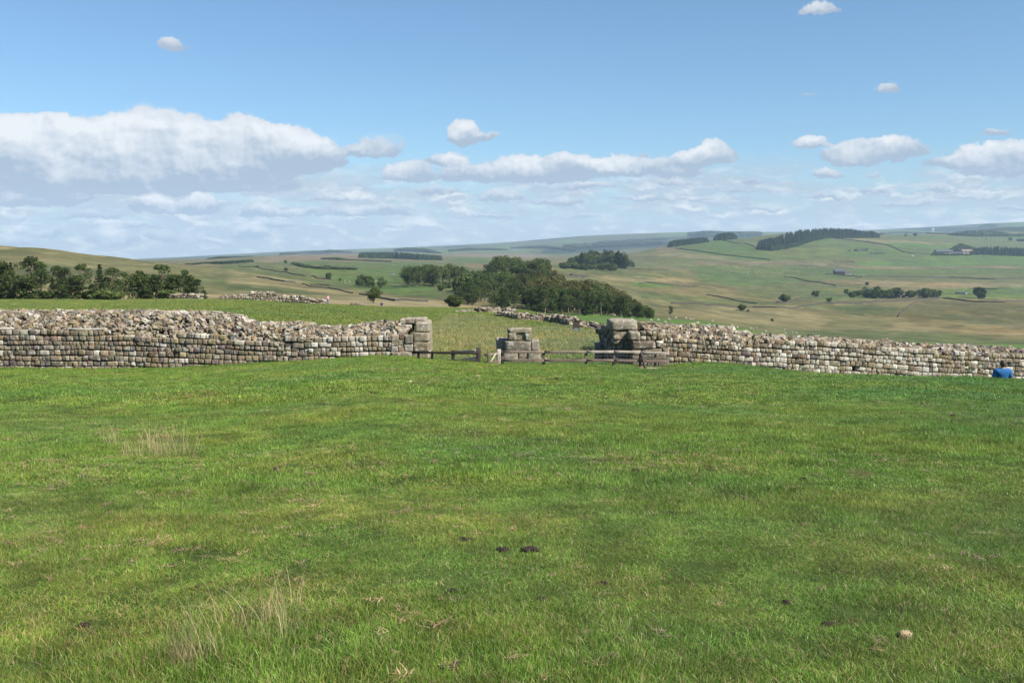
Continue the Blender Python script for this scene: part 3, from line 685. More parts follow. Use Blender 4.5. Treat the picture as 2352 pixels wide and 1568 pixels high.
# --- right wall
yR = lambda x: float(42 + 4 * np.clip((CX + F * x / 44.0 - 640) / 384, 0, 1.5))
def rw():
    dR = lambda px: float(walld(px))
    ftop = interp_fun([(625,330.5),(640,331.5),(660,333),(682,338),(725,341.3),(765,342),(790,340.3),(850,343),(893,347),(949,353.5),(1024,355.8),(1100,359)], dR)
    base = interp_fun([(625,329.5),(700,334.5),(780,339.5),(850,343),(893,346.8),(949,350.5),(1024,354.5),(1100,359)], dR)
    rtop = interp_fun([(625,322),(652,324.2),(698,325),(732,327.2),(733.5,330.4),(746.5,331),(748,333.6),(787,336.2),(800,338.5),(810,337.4),(850,339.2),(893,342.6),(938,346),(961,344.5),(1024,350),(1100,355)], lambda p: dR(p) + 1.3)
    x0 = P(657, 340, 42.15).x; x1 = P(1075, 360, 46.5).x
    low = lambda x: float(terrain(x, yR(x) - .1)) - .05
    def wf(x, z):
        t = smooth((x - P(700, 340, 42).x) / 3) * (1 - .45 * smooth((x - P(940, 340, 46).x) / 2))
        return [a * (1 - t) + b * t for a, b in zip(W_DARK, [.8, 1.4, 2.4, 1.6, 1, 3, 3.4, 3.4, .4])]
    w = thing('ruined_stone_wall', 'long pale coursed stone wall stepping down right of the gateway', 'wall', (P(830, 370, 44).x, 44, low(P(830, 370, 44).x)))
    def child(n, me, m=M_stone): o = link(n, me, m, w); o.location = -w.location; return o
    child('facing', facing(x0, x1, yR, base, ftop, low, .212, wf).mesh('facing'))
    child('rubble_core', rubble(2300, x0 - .5, x1, yR, lambda x: ftop(x) - .05, rtop, .18, 1.3, smax=.36).mesh('rubble_core', False))
    child('mortar_filling', core(x0 - .6, x1, yR, lambda x: low(x) - .6, lambda x: ftop(x) - .22, .32, 2.3, lambda x: rtop(x) - .12, 200).mesh('wall_filling', False), M_core)
    # gate pier: big blocks (crop units)
    mb = MB(); c3 = lambda x, y: (450 + x / 9.408, 225 + y / 9.408)
    def b3(x0_, y0_, x1_, y1_, d=42.0, dep=.7, **k):
        a = c3(x0_, y0_); b = c3(x1_, y1_); blk(mb, a[0], b[0], a[1], b[1], d, dep, **k)
    DK = (.17, .145, .11)
    b3(1690, 1005, 1792, 1083, 41.95, .95, col=(.30, .27, .21))
    b3(1715, 1085, 1938, 1162, 41.95, .95, col=(.18, .15, .115), n=8); b3(1712, 1162, 1800, 1215, 41.97, .95, col=DK); b3(1800, 1162, 1995, 1212, 41.97, .8, col=(.27, .23, .17))
    b3(1712, 1215, 1820, 1262, 41.97, .95, col=(.20, .17, .13)); b3(1820, 1212, 1930, 1262, 41.97, .8, col=(.16, .14, .11)); b3(1930, 1212, 2040, 1262, 41.97, .8, col=(.23, .19, .14))
    b3(1712, 1262, 1850, 1315, 41.95, .95, col=(.24, .21, .16)); b3(1850, 1262, 1960, 1320, 41.97, .8, col=DK); b3(1960, 1262, 2035, 1320, 41.97, .8, col=(.2, .17, .13))
    b3(1712, 1315, 1830, 1400, 41.93, .95, col=(.27, .25, .2)); b3(1830, 1320, 1960, 1400, 41.95, .8, col=(.18, .16, .12)); b3(1960, 1320, 2045, 1400, 41.95, .8, col=(.22, .19, .15))
    for (a, y0_, c, y1_) in [(1792,1000,1850,1042),(1850,1000,1905,1038),(1905,1010,1950,1050),(1792,1042,1848,1083),(1848,1040,1890,1083),(1890,1040,1945,1083),(1940,1085,2008,1118),(1940,1118,2008,1158),(2000,1160,2070,1212),(1950,1022,2008,1083)]:
        b3(a, y0_, c, y1_, 41.98, .5, n=4, rnd=.4, rough=.05, w=(2,3,3,3,2,2,1,.3,0))
    # recessed face behind the pier
    for (a, y0_, c, y1_) in [(1530,1000,1700,1082),(1530,1082,1640,1165),(1640,1082,1720,1165),(1530,1165,1720,1235),(1530,1235,1640,1310),(1640,1235,1720,1310),(1530,1310,1720,1400)]:
        b3(a, y0_, c, y1_, 42.72, .8, col=(.27, .24, .19))
    # slab on top
    b3(1505, 895, 1768, 990, 42.66, 1.7, n=8, rnd=.08, rough=.04, col=(.37, .345, .28))
    child('gate_jamb', mb.mesh('gate_jamb'))
    # rough side of the passage, running back
    mb = MB(); xs = P(613.5, 350, 42.75).x
    for i in range(620):
        y = rng.uniform(42.7, 48.6); zt = zat(np.interp(y, [42.7, 43.6, 45, 48.6], [329, 324, 325.5, 329]), y); z = rng.uniform(-3.6, zt - .05); s = rng.uniform(.14, .36)
        stone(mb, (xs + rng.normal(0, .045) + .1, y, z), (s * .9, s * 1.3, s * .7), 3, .4, .12, (rng.normal(0, .15), rng.normal(0, .1), rng.normal(0, .1)), pick([3, 4, 3, 2, 1, 1, .4, .1, 3]))
    child('passage_side', mb.mesh('passage_side'))
    mb = MB(); V, Q = boxv((1.6, 5.7, 3.0), (xs + .95, 45.75, -2.75)); V[:, 2] -= .10 * (V[:, 1] - 42.9) * (V[:, 2] > -2); mb.add(V, Q); child('passage_filling', mb.mesh('passage_filling', False), M_core)
    mb = MB()
    for i in range(240):
        y = rng.uniform(43.3, 48.5); x = xs + rng.uniform(.05, 1.8); s = rng.uniform(.12, .34)
        stone(mb, (x, y, -1.27 - .10 * (y - 42.9)), (s, s, s * .6), 3, .4, .12, (0, 0, rng.uniform(0, 6)), pick(W_RUB))
    child('loose_top', mb.mesh('loose_top'))
rw()

# --- central pier of the gateway
def pier():
    D = 42.3
    o = thing('stone_pier', 'stacked weathered blocks standing alone in the middle of the gateway', 'pier', P(522, 366, D))
    def part(name, boxes, **k):
        mb = MB()
        for (x0, y0, x1, y1, d, dep, col) in boxes:
            blk(mb, 450 + x0 / 9.408, 450 + x1 / 9.408, 225 + y0 / 9.408, 225 + y1 / 9.408, d, dep, n=8, rnd=.12, rough=.045, col=col)
        c = link(name, mb.mesh(name), M_stone, o); c.location = -o.location
        return c
    g = (.33, .30, .24)
    part('foot_block', [(500, 1272, 684, 1380, D, 1.2, (.35, .33, .28))]); part('foot_block', [(686, 1270, 925, 1380, D, 1.2, (.36, .34, .28))])
    part('lower_block', [(495, 1190, 640, 1270, D + .05, 1.1, (.31, .28, .22))]); part('lower_block', [(642, 1190, 730, 1270, D + .12, 1.0, (.29, .25, .19))]); part('lower_block', [(732, 1188, 852, 1268, D + .05, 1.1, (.33, .31, .25))])
    part('middle_block', [(510, 1088, 762, 1188, D + .05, .9, (.24, .22, .18))]); part('middle_block', [(764, 1080, 840, 1186, D + .2, .9, (.30, .28, .24))])
    part('middle_block', [(434, 1068, 545, 1185, D + .55, .9, (.34, .31, .25))]); part('lower_block', [(440, 1185, 500, 1330, D + .5, .9, (.34, .31, .25))])
    # top block with a cut socket in its face: frame of four bars round a sunk middle
    mb = MB()
    for q in [(541, 970, 768, 1016, D + .1, .8), (541, 1012, 622, 1084, D + .1, .8), (706, 1010, 768, 1084, D + .1, .8), (600, 1010, 712, 1084, D + .17, .7)]:
        blk(mb, 450 + q[0] / 9.408, 450 + q[2] / 9.408, 225 + q[1] / 9.408, 225 + q[3] / 9.408, q[4], q[5], n=6, rnd=.1, rough=.035, col=(.30, .275, .20))
    c = link('top_block', mb.mesh('top_block'), M_stone, o); c.location = -o.location; c['label'] = 'top block with a sunk socket cut into its face'
pier()
def lone_stone(label, px0, px1, py0, py1, d, depth=.5, rnd=.6, col=(.33, .29, .22), name='loose_stone', cat='stone', group=None):
    mb = MB(); blk(mb, px0, px1, py0, py1, d, depth, n=6, rnd=rnd, rough=.05, col=col)
    me = mb.mesh(name); v = np.empty(len(me.vertices) * 3, np.float32); me.vertices.foreach_get('co', v); v = v.reshape(-1, 3); c = v.mean(0); c[2] = v[:, 2].min(); v -= c
    me.vertices.foreach_set('co', v.ravel()); me.update()
    return link(name, me, M_stone, label=label, cat=cat, group=group, loc=tuple(c))
lone_stone('rounded boulder behind the fence between pier and right wall', 570, 581.5, 361.5, 370, 42.6, .6, .7, (.30, .26, .20))
lone_stone('small low stone right beside the boulder in the gateway', 581, 585, 364.3, 370, 42.8, .4, .7, (.28, .25, .2))
lone_stone('pale round stone at the foot of the left jamb', 402, 407.3, 357.2, 361, 41.4, .3, .9, (.62, .6, .55))
lone_stone('pale stone standing upright in the passage beside right wall', 594.6, 602, 342.3, 349, 46.5, .5, .3, (.36, .34, .3))
lone_stone('flat dark stone under the upright pale passage stone', 595.5, 602.5, 351.4, 355.6, 46.0, .6, .4, (.3, .27, .22))
lone_stone('square tan stone low in the passage beside right wall', 595.5, 602.5, 355.6, 361.2, 45.6, .6, .3, (.35, .3, .23))
lone_stone('long dark threshold slab behind the fence beside right wall', 587, 610, 362, 369, 43.6, .8, .25, (.13, .11, .09))
lone_stone('flat pale slab half sunk in grass by the pier foot', 551, 569, 366, 368.5, 41.2, .5, .5, (.3, .25, .18))

# --- ruined walls farther back
def far_wall(label, pts, thick=1.0, hs=None, n=260, smax=.55, seed=0, name='ruined_stone_wall', wt=W_RUB, group='ruined walls inside the fort'):
    """pts: (px, top row, bottom row, d)"""
    if pts[0][3] >= 60 and pts[0][3] < 150 and min(p[0] for p in pts) > 440: pts = [(p[0], p[1], p[2], hit(p[0], p[2]).y) for p in pts]
    sc1 = max(1.0, pts[0][3] / 110)
    smax *= sc1
    mb = MB(); mc = MB(); L = []
    for i in range(len(pts) - 1):
        a, b = pts[i], pts[i + 1]
        A0, B0 = P(a[0], a[2], a[3]), P(b[0], b[2], b[3]); A1, B1 = P(a[0], a[1], a[3]), P(b[0], b[1], b[3])
        ln = math.hypot(B0.x - A0.x, B0.y - A0.y); dirv = Vector((B0.x - A0.x, B0.y - A0.y, 0)).normalized(); nv = Vector((-dirv.y, dirv.x, 0)); nv = nv if nv.y > 0 else -nv
        if abs(nv.y) < .3: nv = Vector((abs(nv.x), nv.y, 0))
        L.append(ln)
        V = []
        for Q0, Q1 in ((A0, A1), (B0, B1)):
            for off, z in ((.1, Q0.z - .8), (.1, Q1.z - .12), (thick, Q1.z - .12), (thick, Q0.z - .8)): V.append((Q0.x + nv.x * off, Q0.y + nv.y * off, z))
        mc.add(V, [np.array([[0, 1, 5, 4], [1, 2, 6, 5], [2, 3, 7, 6], [0, 3, 2, 1], [4, 5, 6, 7]])])
        h = max(A1.z - A0.z, B1.z - B0.z); z = 0.0
        M = np.array([[dirv.x, nv.x, 0], [dirv.y, nv.y, 0], [0, 0, 1]])
        while z < h + .1:
            ch = rng.uniform(.17, .27) * (smax / .5); u = 0
            while u < ln:
                w = ch * rng.uniform(.9, 2.2); t = min((u + w / 2) / ln, 1); zb = A0.z + (B0.z - A0.z) * t; zt = A1.z + (B1.z - A1.z) * t
                if zb + z + ch * .6 < zt + rng.normal(0, .07):
                    p = A0 + (B0 - A0) * t
                    stone(mb, (p.x + nv.x * rng.normal(.05, .03), p.y + nv.y * rng.normal(.05, .03), zb + z + ch / 2 - .1), (w * .97, .4, ch * .95), 3, .42, .1, (0, rng.normal(0, .05), rng.normal(0, .05)), pick(wt), M)
                u += w
            z += ch
        for k in range(int(ln * thick / .16)):
            t = rng.random(); p = A1 + (B1 - A1) * t; s = rng.uniform(.16, smax * .8)
            stone(mb, (p.x + nv.x * rng.uniform(.1, thick), p.y + nv.y * rng.uniform(.1, thick), p.z - .06 + rng.normal(0, .05)), (s * 1.2, s, s * .5), 2, .4, .12, (rng.normal(0, .15), rng.normal(0, .15), rng.uniform(0, 6)), pick(wt))
    p0 = P(pts[0][0], pts[0][2], pts[0][3])
    o = thing(name, label, 'wall', p0, group=group)
    a = link('stonework', mb.mesh('stonework'), M_stone, o); a.location = -p0
    b = link('mortar_filling', mc.mesh('filling', False), M_core, o); b.location = -p0
q3 = lambda x, y, y2, d: (450 + x / 9.408, 225 + y / 9.408, 225 + y2 / 9.408, d)
far_wall('low rubble wall running down behind the pier, nearest the wood', [q3(100,808,818,112), q3(280,800,815,110), q3(283,775,818,109), q3(485,778,815,105), q3(540,800,830,100)], 1.0, smax=.5)
far_wall('stepped rubble wall in front of the wood, descending to the sign', [q3(420,812,855,96), q3(560,820,870,92), q3(640,838,893,88), q3(780,838,905,84), q3(900,840,915,80), q3(1040,850,935,77), q3(1130,885,950,75)], 1.3, smax=.5)
far_wall('short broken stone stub just right of the sign', [q3(1165,915,965,72), q3(1210,925,970,71), q3(1300,965,980,69)], .9, smax=.5)
far_wall('dark wall stub slanting away left of the right gate pier', [q3(1300,985,985,62), (588.5,327.3,329.5,62), (577,320.6,324,78)], .7, smax=.4, wt=[3,3,2,1,1,1,.3,0,3])  # darker stone weights put the shade of its receding side into the colour
far_wall('dark slanting wall seen against pasture beside right gate pier', [(598.5,325,330,60), (588,320.8,328.5,74)], .8, smax=.4, wt=[3,3,2,1,1,1,.3,0,3])  # shaded left face painted in through the darker stone weights
far_wall('grey rubble wall end touching the right gate passage', [(598,325.5,332,58), (610,324.5,334,55)], 1.2, smax=.5)
q1 = lambda x, y, y2, d: (x / 9.408, 225 + y / 9.408, 225 + y2 / 9.408, d)
q2 = lambda x, y, y2, d: (225 + x / 9.408, 225 + y / 9.408, 225 + y2 / 9.408, d)
far_wall('pale squared ruin standing in front of the pine belt', [q1(1590,655,700,158), q1(1700,648,700,158), q1(1860,650,700,157), q1(1893,655,700,157)], 1.5, smax=.6)
far_wall('long low ruin with taller pale middle behind green mound', [q1(2060,668,712,160), q1(2200,662,712,160), q2(0,662,712,160), q2(230,655,712,160), q2(232,632,712,160), q2(470,634,712,160), q2(475,662,712,160), q2(600,664,715,160), q2(730,668,722,160), q2(735,685,725,160), q2(800,690,730,160)], 1.6, smax=.6)
far_wall('low rubble remnant leading to the walker in pink', [q2(800,702,738,158), q2(880,700,742,158), q2(950,708,745,158)], 1.4, smax=.7)
far_wall('tiny rubble remnant between the two distant walkers', [q2(1195,738,758,158), q2(1300,742,762,158)], 1.2, smax=.6)

# ------------------------------------------------------------------ timber fences
def timber(name, parent, a, b, w, h, col, label=None):
    mb = MB(); V, Q = beam(a, b, w, h, .003); mb.add(V, Q, col)
    o = link(name, mb.mesh(name), M_wood, parent); o.location = -parent.location
    if label: o['label'] = label
    return o
c3 = lambda x, y, d: P(450 + x / 9.408, 225 + y / 9.408, d)
c2p = lambda x, y, d: P(225 + x / 9.408, 225 + y / 9.408, d)
BRN = (.13, .095, .075); DKB = (.022, .018, .017); PAL_W = (.36, .31, .26)  # DKB: dark-stained wood; on the left fence it also paints in shade
def netting(parent, xa, xb, d, z0, z1):
    mb = MB(); x = xa
    while x <= xb:
        V, Q = tube([(x, d, z0), (x, d, z1)], [.0022, .0022], 4); mb.add(V, Q); x += .13
    z = z0
    while z <= z1:
        V, Q = tube([(xa, d, z), (xb, d, z)], [.0022, .0022], 4); mb.add(V, Q); z += .13
    o = link('wire_netting', mb.mesh('wire_netting'), M_wire, parent); o.location = -parent.location
def fences():
    f = thing('timber_fence', 'dark two-rail timber fence from left jamb to the gate', 'fence', c2p(2145, 1300, 38.2))
    D = 38.2
    for x in (1820, 1950): timber('post', f, c2p(x, 1400, D), c2p(x, 1183, D), .10, .10, DKB)
    timber('post', f, c2p(2145, 1400, D), c2p(2145, 1175, D), .12, .12, DKB)
    timber('post', f, c3(268, 1420, D), c3(268, 1148, D), .19, .17, (.05, .04, .036), 'thick end post')
    timber('rail', f, c2p(1760, 1194, D - .09), c3(262, 1203, D - .09), .05, .085, DKB); timber('rail', f, c2p(1750, 1268, D - .09), c3(262, 1277, D - .09), .05, .085, DKB)
    netting(f, c2p(1770, 1200, D - .13).x, c3(255, 1200, D).x, D - .13, c2p(1800, 1285, D).z, c2p(1800, 1200, D).z)
    r = thing('timber_fence', 'brown railed fence with wire netting from gate to right wall', 'fence', c3(1280, 1340, 39.4)); D = 39.4
    xs = [(460, 1165, 1420, .16, PAL_W), (493, 1180, 1420, .10, BRN), (880, 1183, 1420, .12, BRN), (1280, 1180, 1430, .12, (.17, .125, .095)), (1540, 1178, 1430, .11, BRN), (1790, 1195, 1440, .10, (.08, .055, .045)), (1932, 1205, 1440, .10, BRN)]
    for (x, y0, y1, w, c) in xs: timber('post', r, c3(x, y1, D), c3(x, y0, D), w, w, c)
    timber('brace', r, c3(1800, 1205, D - .1), c3(1855, 1400, D - .6), .09, .09, (.06, .045, .04), 'leaning brace')
    ys = [(495, 1190, 1268), (885, 1192, 1270), (1280, 1190, 1268), (1540, 1188, 1270), (1790, 1193, 1275), (2060, 1205, 1280)]
    for a, b in zip(ys[:-1], ys[1:]):
        timber('rail', r, c3(a[0], a[1], D - .1), c3(b[0], b[1], D - .1), .05, .10, (.20, .155, .12) if a[0] < 1200 else (.34, .29, .24))
        timber('rail', r, c3(a[0], a[2], D - .1), c3(b[0], b[2], D - .1), .05, .10, (.18, .135, .105))
    timber('rail', r, c3(1290, 1343, D - .1), c3(2050, 1352, D - .1), .05, .12, (.30, .24, .19))
    netting(r, c3(495, 1200, D).x, c3(2060, 1200, D).x, D - .135, c3(800, 1345, D).z, c3(800, 1188, D).z)
    g = thing('wicket_gate', 'small brown wicket gate between the two fences', 'gate', c3(360, 1310, 38.8)); D = 38.8
    timber('post', g, c3(360, 1420, D), c3(360, 1175, D), .10, .10, BRN)
    timber('rail', g, c3(285, 1222, D), c3(455, 1205, D + .3), .04, .06, (.22, .18, .14)); timber('rail', g, c3(285, 1300, D), c3(455, 1282, D + .3), .05, .09, BRN)
    timber('brace', g, c3(378, 1290, D), c3(430, 1205, D + .2), .04, .07, (.36, .31, .25))
    b = thing('open_field_gate', 'pale wooden gate standing open behind the dark fence', 'gate', c2p(2170, 1290, 43))
    timber('rail', b, c2p(2160, 1190, 43.0), c3(262, 1176, 42.0), .05, .10, PAL_W); timber('rail', b, c2p(2160, 1264, 43.0), c3(262, 1250, 42.0), .05, .12, PAL_W)
    timber('stile', b, c2p(2155, 1300, 43.0), c2p(2155, 1180, 43.0), .08, .08, (.28, .24, .2)); timber('stile', b, c3(265, 1300, 42.0), c3(265, 1168, 42.0), .08, .08, (.28, .24, .2))
fences()
def sign():
    d = hit(576, 332.3).y; b = c3(1186, 1008, d); o = thing('information_sign', 'small dark framed information board standing on the slope below rubble', 'sign', b)
    for x in (1162, 1211): timber('post', o, c3(x, 1015, d), c3(x, 918, d), .07, .07, DKB)
    mb = MB(); a = c3(1158, 995, d - .05); e = c3(1216, 918, d - .05); V, Q = boxv((e.x - a.x, .05, e.z - a.z), ((a.x + e.x) / 2, d - .07, (a.z + e.z) / 2)); mb.add(V, Q, (.06, .045, .04))
    c = link('board', mb.mesh('board', False), M_wood, o); c.location = -o.location
    mb = MB(); a = c3(1166, 988, d); e = c3(1208, 965, d); V, Q = boxv((e.x - a.x, .012, e.z - a.z), ((a.x + e.x) / 2, d - .102, (a.z + e.z) / 2)); mb.add(V, Q)
    c = link('printed_panel', mb.mesh('panel', False), M_panel, o); c.location = -o.location
sign()

# ------------------------------------------------------------------ trees
def leaf_clump(mb, c, r, n, size, cols, flat=1.0, up=0.0):
    v = rng.normal(0, 1, (n, 3)); v /= np.linalg.norm(v, axis=1)[:, None]
    rad = rng.uniform(.45, 1.05, n) ** .6
    p = np.asarray(c) + v * rad[:, None] * np.asarray(r) * np.array([1, 1, flat])
    a = rng.normal(0, 1, (n, 3)) + v * up; a /= np.linalg.norm(a, axis=1)[:, None]
    b = np.cross(a, rng.normal(0, 1, (n, 3))); b /= np.linalg.norm(b, axis=1)[:, None]
    s = size * rng.uniform(.6, 1.4, n)[:, None]
    V = np.stack([p - a * s, p + b * s * .8, p + a * s, p - b * s * .8], 1).reshape(-1, 3)
    Q = np.arange(4 * n).reshape(-1, 4)
    t = np.repeat(rng.random(n), 4)[:, None]
    mb.add(V, [Q], np.array(cols[0]) * (1 - t) + np.array(cols[1]) * t)
BR = (.13, .10, .075)
def trunk_mesh(h, r, lean=(0, 0), limbs=(), col=BR):
    mb = MB(); n = 6; pts = []; rad = []
    for i in range(n + 1):
        t = i / n; pts.append((lean[0] * t * t + rng.normal(0, .05), lean[1] * t * t + rng.normal(0, .05), h * t - .3 * (i == 0))); rad.append(r * (1.25 - .9 * t))
    V, Q = tube(pts, rad, 7); mb.add(V, Q, col)
    for c in limbs:
        c = Vector(c); zb = min(max(h * .35, c.z * .6), h * .85); t = zb / h
        b = Vector((lean[0] * t * t, lean[1] * t * t, zb)); m = b.lerp(c, .5) + Vector((0, 0, -.25))
        V, Q = tube([b, m, c], [r * .45, r * .3, r * .08], 5); mb.add(V, Q, col)
    return mb.mesh('trunk')
def make_tree(kind, h, w, seed):
    """returns (crown mesh, trunk mesh), base at the origin"""
    global rng
    keep = rng; rng = np.random.default_rng(seed)
    mb = MB(); cs = []
    if kind == 'pine':       # bare stem, spreading layered pads
        k = 15; cols = ((.038, .066, .026), (.105, .145, .050))
        for i in range(k):
            t = rng.uniform(.34, 1.0); a = rng.uniform(0, 6.28); rr = w * .5 * (1.05 - .55 * abs(t - .68) / .32) * rng.uniform(.25, .85)
            cs.append((rr * math.cos(a), rr * math.sin(a), h * t * .93))
        cs.append((0, 0, h * .93))
        for c in cs: leaf_clump(mb, c, w * rng.uniform(.14, .24), 150, .20, cols, .55, 1)
        tr = trunk_mesh(h * .86, h * .022, rng.normal(0, .5, 2), cs[:9])
    elif kind == 'bushpine':  # foliage to the ground
        cols = ((.040, .066, .026), (.11, .145, .050))
        for i in range(24):
            t = rng.uniform(.08, .95); a = rng.uniform(0, 6.28); rr = w * .5 * (1 - t * .75) * rng.uniform(.2, .9); cs.append((rr * math.cos(a), rr * math.sin(a), h * t))
        for c in cs: leaf_clump(mb, c, w * rng.uniform(.15, .24), 130, .21, cols, .7, 1)
        tr = trunk_mesh(h * .8, h * .02, (0, 0), cs[:4])
    elif kind == 'spruce':
        cols = ((.018, .034, .015), (.045, .07, .025)); tiers = 13
        for i in range(tiers):
            t = (i + .5) / tiers; r = w * .5 * (1 - t) ** .85 + .1; nb = 8
            for j in range(nb):
                a = 6.28 * (j + rng.random()) / nb; rr = r * rng.uniform(.55, 1.05)
                leaf_clump(mb, (rr * .6 * math.cos(a), rr * .6 * math.sin(a), h * (.08 + .9 * t) - rr * .15), (rr * .42 + .1, rr * .42 + .1, .28), 26, .2, cols, 1, 0)
        tr = trunk_mesh(h * .97, h * .018)
    elif kind in ('broad', 'brown', 'bush'):
        cols = {'broad': ((.055, .085, .030), (.13, .165, .055)), 'brown': ((.070, .080, .030), (.155, .150, .055)), 'bush': ((.06, .09, .032), (.14, .185, .06))}[kind]
        z0 = .02 if kind == 'bush' else .06
        for i in range(34):
            v = rng.normal(0, 1, 3); v /= np.linalg.norm(v); rr = rng.uniform(.35, .86)
            zz = (z0 + 1) / 2 + v[2] * rr * (1 - z0) / 2; cs.append((v[0] * w * .5 * rr, v[1] * w * .5 * rr, h * zz))
        for c in cs: leaf_clump(mb, c, w * rng.uniform(.10, .19), 120, .26, cols, .85, .5)
        tr = trunk_mesh(h * .8, h * .025, rng.normal(0, .3, 2), cs[:8])
    me = mb.mesh('crown', False); me.materials.append(M_leaf); tr.materials.append(M_bark)
    rng = keep
    return me, tr
PROTO = {}
def protos(kind, n, h, w):
    PROTO[kind] = [(make_tree(kind, h, w * (1 + .12 * (i % 3 - 1)), 100 * len(PROTO) + i), h, w) for i in range(n)]
protos('pine', 6, 12, 8.5); protos('bushpine', 4, 9, 6.5); protos('spruce', 3, 12, 5.5); protos('broad', 5, 13, 11); protos('brown', 4, 13, 11); protos('bush', 3, 5, 6)
NAMES = {'pine': 'pine_tree', 'bushpine': 'pine_tree', 'spruce': 'spruce_tree', 'broad': 'broadleaf_tree', 'brown': 'broadleaf_tree', 'bush': 'bush'}
def plant_tree(kind, loc, h, label, cat='tree', group=None, wmul=1.0, parts=True, name=None):
    (cm, tm), ph, pw = random.choice(PROTO[kind]); s = h / ph
    o = thing(name or NAMES[kind], label, cat, loc, random.uniform(0, 6.28), group); o.scale = (s * wmul, s * wmul, s)
    a = bpy.data.objects.new('crown', cm); C.objects.link(a); a.parent = o
    b = bpy.data.objects.new('trunk', tm); C.objects.link(b); b.parent = o
    return o
# belt of pines at the left: px, top row, distance, kind, wmul, label
BELT = [(-14,262,240,'bushpine',1.2,'pine cut by the left edge of the belt'),
 (3,263,232,'bushpine',1.2,'bushy pine leftmost in the pine belt, crown reaching the ground'),
 (10,272,225,'bushpine',1.3,'low spreading pine in front at the far left of the belt'),
 (26,276,222,'bushpine',1.4,'low brownish pine bush beside the tallest umbrella pine'),
 (12,262,250,'spruce',.9,'thin spiky conifer just left of the tallest umbrella pine'),
 (33,257,246,'pine',1.15,'tallest umbrella pine with bare stems in the left belt'),
 (41,262,250,'pine',1.0,'umbrella pine leaning against the tallest one in the belt'),
 (53,278,226,'spruce',1.1,'small dark spruce right of the bare pine stems'),
 (58,266,262,'pine',1.1,'brownish flat-topped pine behind the small dark spruce'),
 (67,268,262,'pine',1.0,'thin brown pine left of the lone standing pine'),
 (72,278,228,'bushpine',1.3,'rounded dark pine bush before the thin brown pine'),
 (83,264.5,240,'pine',.85,'slender lone pine with a rounded crown on bare stem'),
 (94,284,226,'bushpine',1.2,'low bush at the foot of the tall spruce'),
 (100.5,264,238,'spruce',1.25,'tall pointed spruce in the middle of the belt'),
 (113,268,246,'pine',1.1,'flat pine immediately right of the pointed spruce'),
 (124,272,250,'pine',1.0,'open pine with forked pale stems and sky gap'),
 (136,275,226,'bushpine',1.1,'dark pyramid pine in front, right of the forked stems'),
 (143,271,236,'bushpine',1.0,'dark pine with narrow top, next to the pyramid pine'),
 (156,276,226,'bushpine',1.0,'dark young pine below the broad high crown'),
 (161,265,240,'pine',1.25,'broad high pine near the right end of the belt'),
 (173,276,230,'bushpine',1.1,'squat pine above the pale squared ruin'),
 (184,270,246,'pine',.85,'thin brown pine rising behind the squared ruin'),
 (190,276,240,'bushpine',.8,'dark pine close behind the squared ruin'),
 (197,279,236,'pine',.85,'small round-topped pine at the right end of belt'),
 (203.5,290,226,'bushpine',1.0,'low dark bush ending the belt at its right'),
 (44,288,222,'bush',1.3,'low green bush under the bare pine stems'),
 (108,290,222,'bush',1.5,'low shrub between spruce and forked pine'),
 (88,289,228,'bush',1.2,'low shrub at the foot of the lone slender pine'),
 (64,285,222,'bushpine',1.2,'low dark pine bush right of the small dark spruce'),
 (148,288,222,'bushpine',1.2,'low dark bush in front below the pyramid pine'),
 (168,288,224,'bush',1.3,'low shrub just left of the pale squared ruin')]
for (px, top, d, kind, wm, lab) in BELT:
    g = ground(px, d); h = max(2.2, zat(top, d) - g.z); plant_tree(kind, g, h * 1.03, lab, 'bush' if 'bush' in lab.split() or 'shrub' in lab else 'tree', 'pines in the belt left of the ruins', wm * (1.0 if h > 6 else 1.5), name='pine_bush' if 'bush' in lab.split() and kind != 'bush' else None)
# the central wood
def wood(n, x0, x1, d0, d1, outline, kinds, hr, label, group, seed, wm=1.0, jitter=.12):
    """trees whose tops follow the outline (px,row) where they are at the back"""
    r = random.Random(seed); O = np.array(outline, float); k = 0; tries = 0
    while k < n and tries < n * 20:
        tries += 1
        px = r.uniform(x0, x1); d = r.uniform(d0, d1); g = ground(px, d); top = float(np.interp(px, O[:, 0], O[:, 1]))
        hmax = zat(top, d) - g.z
        if hmax < 4: continue
        h = min(hmax, r.uniform(*hr)) * r.uniform(1 - jitter, 1.0)
        if isinstance(label, dict): kd = r.choice(kinds); lb = label[kd] + label['where']
        else: kd = r.choice(kinds); lb = label
        plant_tree(kd, g, h, lb, group=group + (' (' + kd + ')' if isinstance(label, dict) else ''), wmul=wm * r.uniform(.85, 1.2)); k += 1
OUT = [(452,290),(462,284),(468,279),(482,274),(500,270),(528,271),(540,269.5),(556,269),(575,275),(595,279),(612,284),(625,290),(634,297),(642,303),(655,312),(664,316)]
def LW(w): return {'pine': 'dark pine ', 'bushpine': 'low-branched dark pine ', 'broad': 'dark green broadleaf ', 'brown': 'brownish broadleaf ', 'where': w}
FR = [(452,290),(475,284),(520,287),(560,285),(600,292),(625,295),(640,304),(655,312),(664,316)]
wood(36, 500, 645, 425, 462, FR, ['pine', 'bushpine', 'bushpine'], (10, 13.5), LW('in the front row of the central wood by the pasture'), 'front pines of the central wood', 3, 1.0)
wood(34, 466, 610, 450, 520, FR, ['bushpine', 'pine', 'broad'], (10, 15), LW('in the left front of the central wood'), 'trees in the left front of the wood', 4, 1.1)
wood(60, 520, 645, 470, 640, OUT, ['brown', 'brown', 'broad'], (12, 17), LW('at the back of the central wood'), 'trees at the back of the wood', 5, 1.1)
